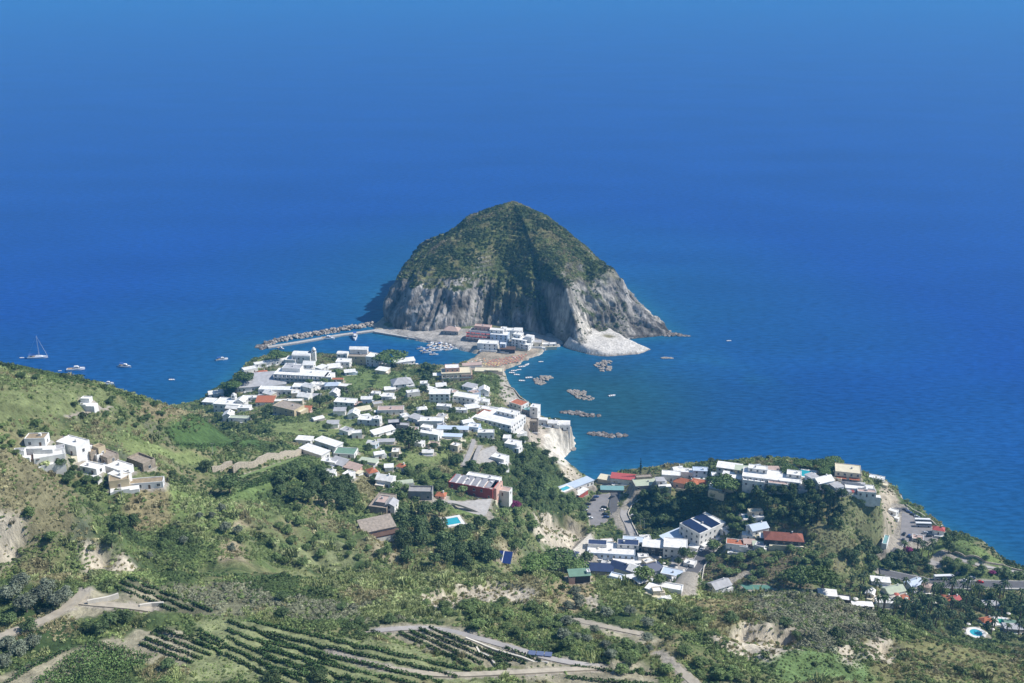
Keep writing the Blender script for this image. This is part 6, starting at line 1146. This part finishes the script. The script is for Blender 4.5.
# labels: each tree of a grove is named by the building or edge it stands by, where that singles it out
from collections import defaultdict
gr = defaultdict(list)
for o in C.objects:
    if o.type == 'EMPTY' and o.get('group') and o.get('category') in ('tree', 'shrub'): gr[o['group']].append(o)
BP = [(px(*b[0]), b[6], b[11]) for b in BUILT]
for g, L_ in gr.items():
    P2 = [px(*o.location) for o in L_]; noun = L_[0]['label'].split(' in ')[0].split(' on ')[0].split(' by ')[0].split(' of ')[0].split(' beside ')[0].split(' from ')[0].split(' at ')[0].split(' rising')[0].split(' around')[0].split(' along')[0].split(' above')[0].split(' below')[0].split(' dotted')[0].split(' left of')[0].split(' between')[0].split(' behind')[0].split(' among')[0]
    base = L_[0]['label']; where = base[len(noun):]; new = {}
    for nm, fn in (('leftmost', lambda i: P2[i][0]), ('rightmost', lambda i: -P2[i][0]), ('highest placed', lambda i: P2[i][1]), ('lowest placed', lambda i: -P2[i][1]), ('widest', lambda i: -L_[i].scale[0] / depth(L_[i].location))):
        i = min(range(len(L_)), key=fn)
        if i not in new: new[i] = (nm + ' ' + base)
    cand = defaultdict(list)
    for i, (u, v) in enumerate(P2):
        if i in new: continue
        (bu, bv), bl, _ = min(BP, key=lambda b: (b[0][0] - u) ** 2 + (b[0][1] - v) ** 2); d = math.hypot(bu - u, bv - v)
        if d < 40:
            side = ('right of' if u > bu else 'left of') if abs(u - bu) > abs(v - bv) else ('in front of' if v > bv else 'behind'); t = noun + ' ' + side + ' the ' + bl
            if len(t.split()) <= 16: cand[t].append((d, i))
    for t, q in cand.items():
        if len(q) == 1: new[q[0][1]] = t
        elif len(t.split()) <= 15:
            q.sort(); new[q[0][1]] = 'nearest ' + t if len(t.split()) <= 15 else base
            if len(q) > 2: new[q[1][1]] = 'second ' + t
    rest = [i for i in range(len(L_)) if i not in new]; byb = defaultdict(list)
    for i in rest:
        u, v = P2[i]; best = None
        for (bu, bv), bl, _ in sorted(BP, key=lambda b: (b[0][0] - u) ** 2 + (b[0][1] - v) ** 2)[:6]:
            side = ('right of' if u > bu else 'left of') if abs(u - bu) > abs(v - bv) else ('in front of' if v > bv else 'behind')
            if len((noun + ' ' + side + ' the ' + bl).split()) <= 15: best = (noun + ' ' + side + ' the ' + bl, math.hypot(bu - u, bv - v)); break
        if best: byb[best[0]].append((best[1], i))
    W_ = ['third', 'fourth', 'fifth', 'sixth', 'seventh', 'eighth', 'ninth', 'tenth', 'eleventh', 'twelfth', 'thirteenth']
    for t, q in byb.items():
        q.sort(); k0 = 0 if any(x_.endswith(t) for x_ in new.values()) else -2
        for n_, (d_, i) in enumerate(q):
            o_ = (['nearest', 'second'] + W_)[n_ + (2 if k0 == 0 else 0)] if n_ < 10 else None
            if o_: new[i] = o_ + ' ' + t
    for i, t in new.items():
        if len(t.split()) <= 16: L_[i]['label'] = t
# ------------------------------------------------------------------ vines: every row its own object
vinem = leaf_mat('leaf_vine', (.055, .10, .03)); vine2 = leaf_mat('leaf_vine_light', (.10, .16, .05))
def vine_row(a, b, label, group, h=1.5, wd=.75, m=None, dens=9):
    P3 = hit([a[0] + (b[0] - a[0]) * t for t in np.linspace(0, 1, 12)], [a[1] + (b[1] - a[1]) * t for t in np.linspace(0, 1, 12)])
    if np.hypot(*(P3[-1] - P3[0])[:2]) > 140 or np.hypot(*np.diff(P3[:, :2], axis=0).T).max() > 14: return
    P3 = resample(list(P3), .7); o0 = P3[0]; mb = MB(); q = rnd
    for i, p in enumerate(P3):
        z = float(gz(p[0], p[1]))
        for _ in range(dens):
            c = Vector((p[0] - o0[0] + q.gauss(0, wd * .45), p[1] - o0[1] + q.gauss(0, wd * .45), z - o0[2] + q.uniform(.15, h))); nn = Vector((q.gauss(0, 1), q.gauss(0, 1), q.gauss(.6, 1))).normalized(); e = nn.orthogonal().normalized() * q.uniform(.2, .36); f_ = nn.cross(e)
            mb.add([c + e, c + f_, c - e, c - f_], [(0, 1, 2, 3)])
        if i % 6 == 0: x, y = p[0] - o0[0], p[1] - o0[1]; mb.tube((x, y, z - o0[2] - .2), (x, y, z - o0[2] + h + .15), .05, .05, 4, 1)
    o = mb.build('vine_row', [m or vinem, barkm]); o.location = o0; tag(o, label, 'vine row', group)
VP = []
def vineyard(A0, A1, B0, B1, n, label, group, **k):
    P3 = hit([A0[0], A1[0], B1[0], B0[0]], [A0[1], A1[1], B1[1], B0[1]])[:, :2]; ZD[inpoly(GX, GY, P3) | (segdist(GX, GY, P3) < 1.5)] *= .04
    for i in range(n):
        t = i / (n - 1); vine_row((A0[0] + (A1[0] - A0[0]) * t, A0[1] + (A1[1] - A0[1]) * t), (B0[0] + (B1[0] - B0[0]) * t, B0[1] + (B1[1] - B0[1]) * t), ORD[i] + ' ' + label if n > 2 else ('nearer ' if i else 'farther ') + label, group, **k)
vineyard((36, 684), (92, 644), (104, 690), (152, 660), 12, 'dense leafy vine row in the bottom left plot', 'vines of the bottom left plot', h=1.9, wd=1.2, dens=16, m=vine2)
vineyard((141, 645), (158, 630), (192, 664), (220, 652), 4, 'vine row in the small plot right of the bottom left one', 'vines of the small plot', wd=.6, dens=20, h=1.15)
vineyard((226, 656), (229, 622), (290, 688), (335, 664), 5, 'vine row sloping down the long plot at the lower left', 'vines of the long plot', wd=.6, dens=20, h=1.15)
vineyard((116, 588), (127, 579), (176, 612), (212, 612), 3, 'vine row on the terraces above the track bend', 'vines above the track bend', wd=.6, dens=20, h=1.15)
vineyard((400, 634), (430, 629), (468, 666), (510, 662), 4, 'vine row on the paved terrace near the centre bottom', 'vines of the centre terrace', wd=.6, dens=20, h=1.15)
vineyard((494, 659), (506, 649), (510, 667), (540, 662), 3, 'vine row between the white kerbs', 'vines between the kerbs', wd=.6, dens=20, h=1.15)
vineyard((196, 642), (200, 632), (222, 655), (226, 645), 3, 'short vine row joining the small and long plots', 'vines joining two plots', wd=.6, dens=20, h=1.15)
vineyard((268, 668), (250, 622), (400, 700), (470, 672), 6, 'long vine row crossing the foreground terraces', 'vines on the foreground terraces', wd=.7, dens=20, h=1.2)
vineyard((560, 690), (575, 668), (640, 695), (655, 676), 3, 'vine row in the pale plot at the bottom centre', 'vines of the pale bottom plot', wd=.6, dens=16, h=1.1)
vineyard((172, 446), (180, 436), (246, 447), (258, 441), 5, 'hedge like vine row in the dark green field under the ridge', 'vines under the left ridge', h=2, wd=1.1, dens=9)
vineyard((190, 576), (200, 570), (320, 580), (330, 576), 2, 'dark vine row on the terrace edge before the valley', 'vines on the terrace edge')
vineyard((238, 492), (255, 480), (286, 478), (300, 466), 5, 'vine row beside the curved grass track', 'vines by the curved track', h=1.0)
vineyard((8, 684), (20, 670), (48, 660), (70, 650), 3, 'vine row at the corner of the bottom left plot', 'vines in the bottom left corner')
# ------------------------------------------------------------------ scrub: uncountable ground cover, three bush shapes scattered over the relief
def bush_mesh(seed, kind):
    q = random.Random(seed); mb = MB()
    if kind == 'bush': leaves(mb, [(0, 0, .3, .6), (.4, .2, .25, .45), (-.35, .3, .3, .45), (.05, -.4, .25, .48)], 190, .125, q, .75, 1.5)
    else:
        for i in range(70):
            a = q.uniform(0, 6.28); r = math.sqrt(q.random()) * .9; x, y = math.cos(a) * r, math.sin(a) * r; h = q.uniform(.5, 1.25); lx, ly = q.gauss(0, .3), q.gauss(0, .3); b_ = q.uniform(0, 6.28); c, s = math.cos(b_) * .09, math.sin(b_) * .09
            mb.add([(x - c, y - s, -.1), (x + c, y + s, -.1), (x + lx + c * .6, y + ly + s * .6, h), (x + lx - c * .6, y + ly - s * .6, h)], [(0, 1, 2, 3)])
    return mb.mesh('bush', leafi)
leafi = leaf_mat('leaf_scrub', None, True)
srcs = []
scoll = bpy.data.collections.new('bush_shapes')
for i, k in enumerate(['bush', 'bush', 'bush', 'cane', 'cane']):
    ob = bpy.data.objects.new('bush_shape_%d' % i, bush_mesh(900 + i, k)); scoll.objects.link(ob); srcs.append(ob)
TINT = {0: (.095, .135, .05), 1: (.18, .225, .085), 2: (.34, .365, .18), 3: (.27, .265, .185), 4: (.38, .33, .20), 5: (.23, .29, .105)}
pts = []; sc = []; tn = []; ix = []
def bands(y0, y1, step, lo, hi):
    xs = np.arange(-520, 560, step); ys = np.arange(y0, y1, step); x, y = np.meshgrid(xs, ys); x = x + nr.uniform(-.5, .5, x.shape) * step; y = y + nr.uniform(-.5, .5, y.shape) * step; x, y = x.ravel(), y.ravel(); z = gz(x, y)
    d = y * CP + (CAMZ - z) * SP; keep = (np.abs(x) < .5 * d + 12) & (z > 1.6)
    dz = samp(ZD, x, y); clump = np.clip(.78 + 1.1 * fbm(x, y, 11, 3, 303) + .3 * fbm(x, y, 40, 2, 304), .05, 1); keep &= nr.uniform(0, 1, x.shape) < dz * clump
    u, v = px(x, y, z); keep &= (v < 730)
    x, y, z = x[keep], y[keep], z[keep]; jx = np.clip(((x - XS[0]) / ST).round().astype(int), 0, len(XS) - 1); jy = np.clip(((y - YS[0]) / ST).round().astype(int), 0, len(YS) - 1); kd = ZK[jy, jx].copy()
    q1 = fbm(x, y, 30, 3, 401) + .7 * fbm(x, y, 9, 2, 402) + nr.normal(0, .04, x.shape); dflt = np.where(q1 < -.24, 0, np.where(q1 < .02, 1, np.where(q1 < .14, 5, np.where(q1 < .28, 2, 4))))
    q2 = nr.uniform(0, 1, x.shape); mix = np.where(kd == 9, dflt, np.where(q2 < .75, kd, np.where(q2 < .9, dflt, 1))); mix = np.where(kd == -1, 1, mix)
    t = np.array([TINT[int(k)] for k in mix]) * (1 + nr.normal(0, .09, (len(mix), 1))) * (1 + .3 * fbm(x, y, 6, 2, 404))[:, None] * np.array((.96, 1.02, .92))
    big = (nr.uniform(0, 1, len(x)) > .93) & (fbm(x, y, 16, 2, 403) > -.05) & (y > 300); s_ = nr.uniform(lo, hi, len(x)) * (1 + 1.3 * big); t = np.where(big[:, None] & (q1 < .2)[:, None], t * .62, t); s_ = np.where((mix == 5) | (mix == 4), s_ * .62, s_); s_ = np.where(kd == 9, s_, np.where(kd == 5, s_ * .7, s_))
    iv = np.where(((mix == 2) | (mix == 4)) & (q2 > .45), 3 + (q2 * 37).astype(int) % 2, (q2 * 29).astype(int) % 3)
    pts.append(np.stack([x, y, z], -1)); sc.append(s_); tn.append(np.clip(t, .005, 1)); ix.append(iv)
bands(225, 440, 1.0, .55, 1.25); bands(440, 640, 1.7, .75, 1.6); bands(640, 1040, 2.1, .9, 1.7)
X, Y, Z, rk_, RG, I1, dW = ISL
x = IC[0] + nr.uniform(-175, 175, 46000); y = IC[1] + nr.uniform(-215, 110, 46000); thp = np.arctan2(y - IC[1], x - IC[0]) % (2 * math.pi); rp = np.hypot(x - IC[0], y - IC[1])
ti = (thp / (2 * math.pi) * NT).astype(int) % NT; rn = rp / RR[ti]; ri = np.clip(rn / 1.03 * (NR - 1), 0, NR - 1.001); r0 = ri.astype(int); fr = ri - r0; z = Z[r0, ti] * (1 - fr) + Z[r0 + 1, ti] * fr; okk = (rn < .98) & (z > 5) & (nr.uniform(0, 1, x.shape) > rk_[r0, ti] * .93 + .05) & (nr.uniform(0, 1, x.shape) > STR[r0, ti] * .95) & (nr.uniform(0, 1, x.shape) < np.clip(.6 + 1.3 * fbm(x, y, 15, 3, 505), .08, 1))
x, y, z = x[okk], y[okk], z[okk]; q1 = fbm(x, y, 22, 3, 506) + nr.normal(0, .1, x.shape); kd = np.where(q1 < .02, 0, np.where(q1 < .2, 1, np.where(q1 < .3, 5, 4)))
pts.append(np.stack([x, y, z], -1)); sc.append(nr.uniform(1.0, 2.3, len(x)) * np.where(kd >= 4, .6, 1)); tn.append(0.75 * np.array([TINT[int(k)] for k in kd]) * (1 + nr.normal(0, .15, (len(kd), 1)))); ix.append((nr.uniform(0, 3, len(x))).astype(int))
PT = np.concatenate(pts); SCL = np.concatenate(sc); TN = np.clip(np.concatenate(tn), .004, 1); IXX = np.concatenate(ix); print('scrub points', len(PT))
me = bpy.data.meshes.new('scrub'); me.vertices.add(len(PT)); me.vertices.foreach_set('co', PT.astype(np.float32).ravel())
a = me.attributes.new('tint', 'FLOAT_VECTOR', 'POINT'); a.data.foreach_set('vector', TN.astype(np.float32).ravel()); a = me.attributes.new('sz', 'FLOAT', 'POINT'); a.data.foreach_set('value', SCL.astype(np.float32)); a = me.attributes.new('iv', 'INT', 'POINT'); a.data.foreach_set('value', IXX.astype(np.int32)); a = me.attributes.new('rz', 'FLOAT', 'POINT'); a.data.foreach_set('value', nr.uniform(0, 6.28, len(PT)).astype(np.float32)); me.update()
so_ = link(bpy.data.objects.new('scrub', me)); tag(so_, 'low scrub, reeds and grass covering the open ground', 'scrub', None, 'stuff')
ng = bpy.data.node_groups.new('scatter_bushes', 'GeometryNodeTree'); ng.interface.new_socket('Geometry', in_out='INPUT', socket_type='NodeSocketGeometry'); ng.interface.new_socket('Geometry', in_out='OUTPUT', socket_type='NodeSocketGeometry')
N = ng.nodes; gi = N.new('NodeGroupInput'); go = N.new('NodeGroupOutput'); iop = N.new('GeometryNodeInstanceOnPoints'); iop.inputs['Pick Instance'].default_value = True
ci = N.new('GeometryNodeCollectionInfo'); ci.inputs['Collection'].default_value = scoll; ci.inputs['Separate Children'].default_value = True; ci.inputs['Reset Children'].default_value = True
def nattr(nm, ty): k = N.new('GeometryNodeInputNamedAttribute'); k.data_type = ty; k.inputs['Name'].default_value = nm; return k.outputs['Attribute']
cx = N.new('ShaderNodeCombineXYZ'); ng.links.new(nattr('rz', 'FLOAT'), cx.inputs[2]); er = N.new('FunctionNodeEulerToRotation'); ng.links.new(cx.outputs[0], er.inputs[0])
ng.links.new(gi.outputs[0], iop.inputs['Points']); ng.links.new(ci.outputs[0], iop.inputs['Instance']); ng.links.new(nattr('iv', 'INT'), iop.inputs['Instance Index']); ng.links.new(er.outputs[0], iop.inputs['Rotation']); ng.links.new(nattr('sz', 'FLOAT'), iop.inputs['Scale']); ng.links.new(iop.outputs[0], go.inputs[0])
md = so_.modifiers.new('scatter', 'NODES'); md.node_group = ng
# ------------------------------------------------------------------ the air between the camera and the far sea
hz = MB(); hz.box(-42000, 42000, -700, 62000, -10, 470); hm = bpy.data.materials.new('haze_air'); hm.use_nodes = True; n = hm.node_tree; n.nodes.remove(n.nodes['Principled BSDF']); pv = n.nodes.new('ShaderNodeVolumePrincipled'); pv.inputs['Color'].default_value = (.11, .50, 1.0, 1); pv.inputs['Density'].default_value = .00010; pv.inputs['Anisotropy'].default_value = 0
n.links.new(pv.outputs[0], n.nodes['Material Output'].inputs['Volume']); o = hz.build('haze', hm); tag(o, 'thin blue sea haze', 'haze', None, 'stuff')
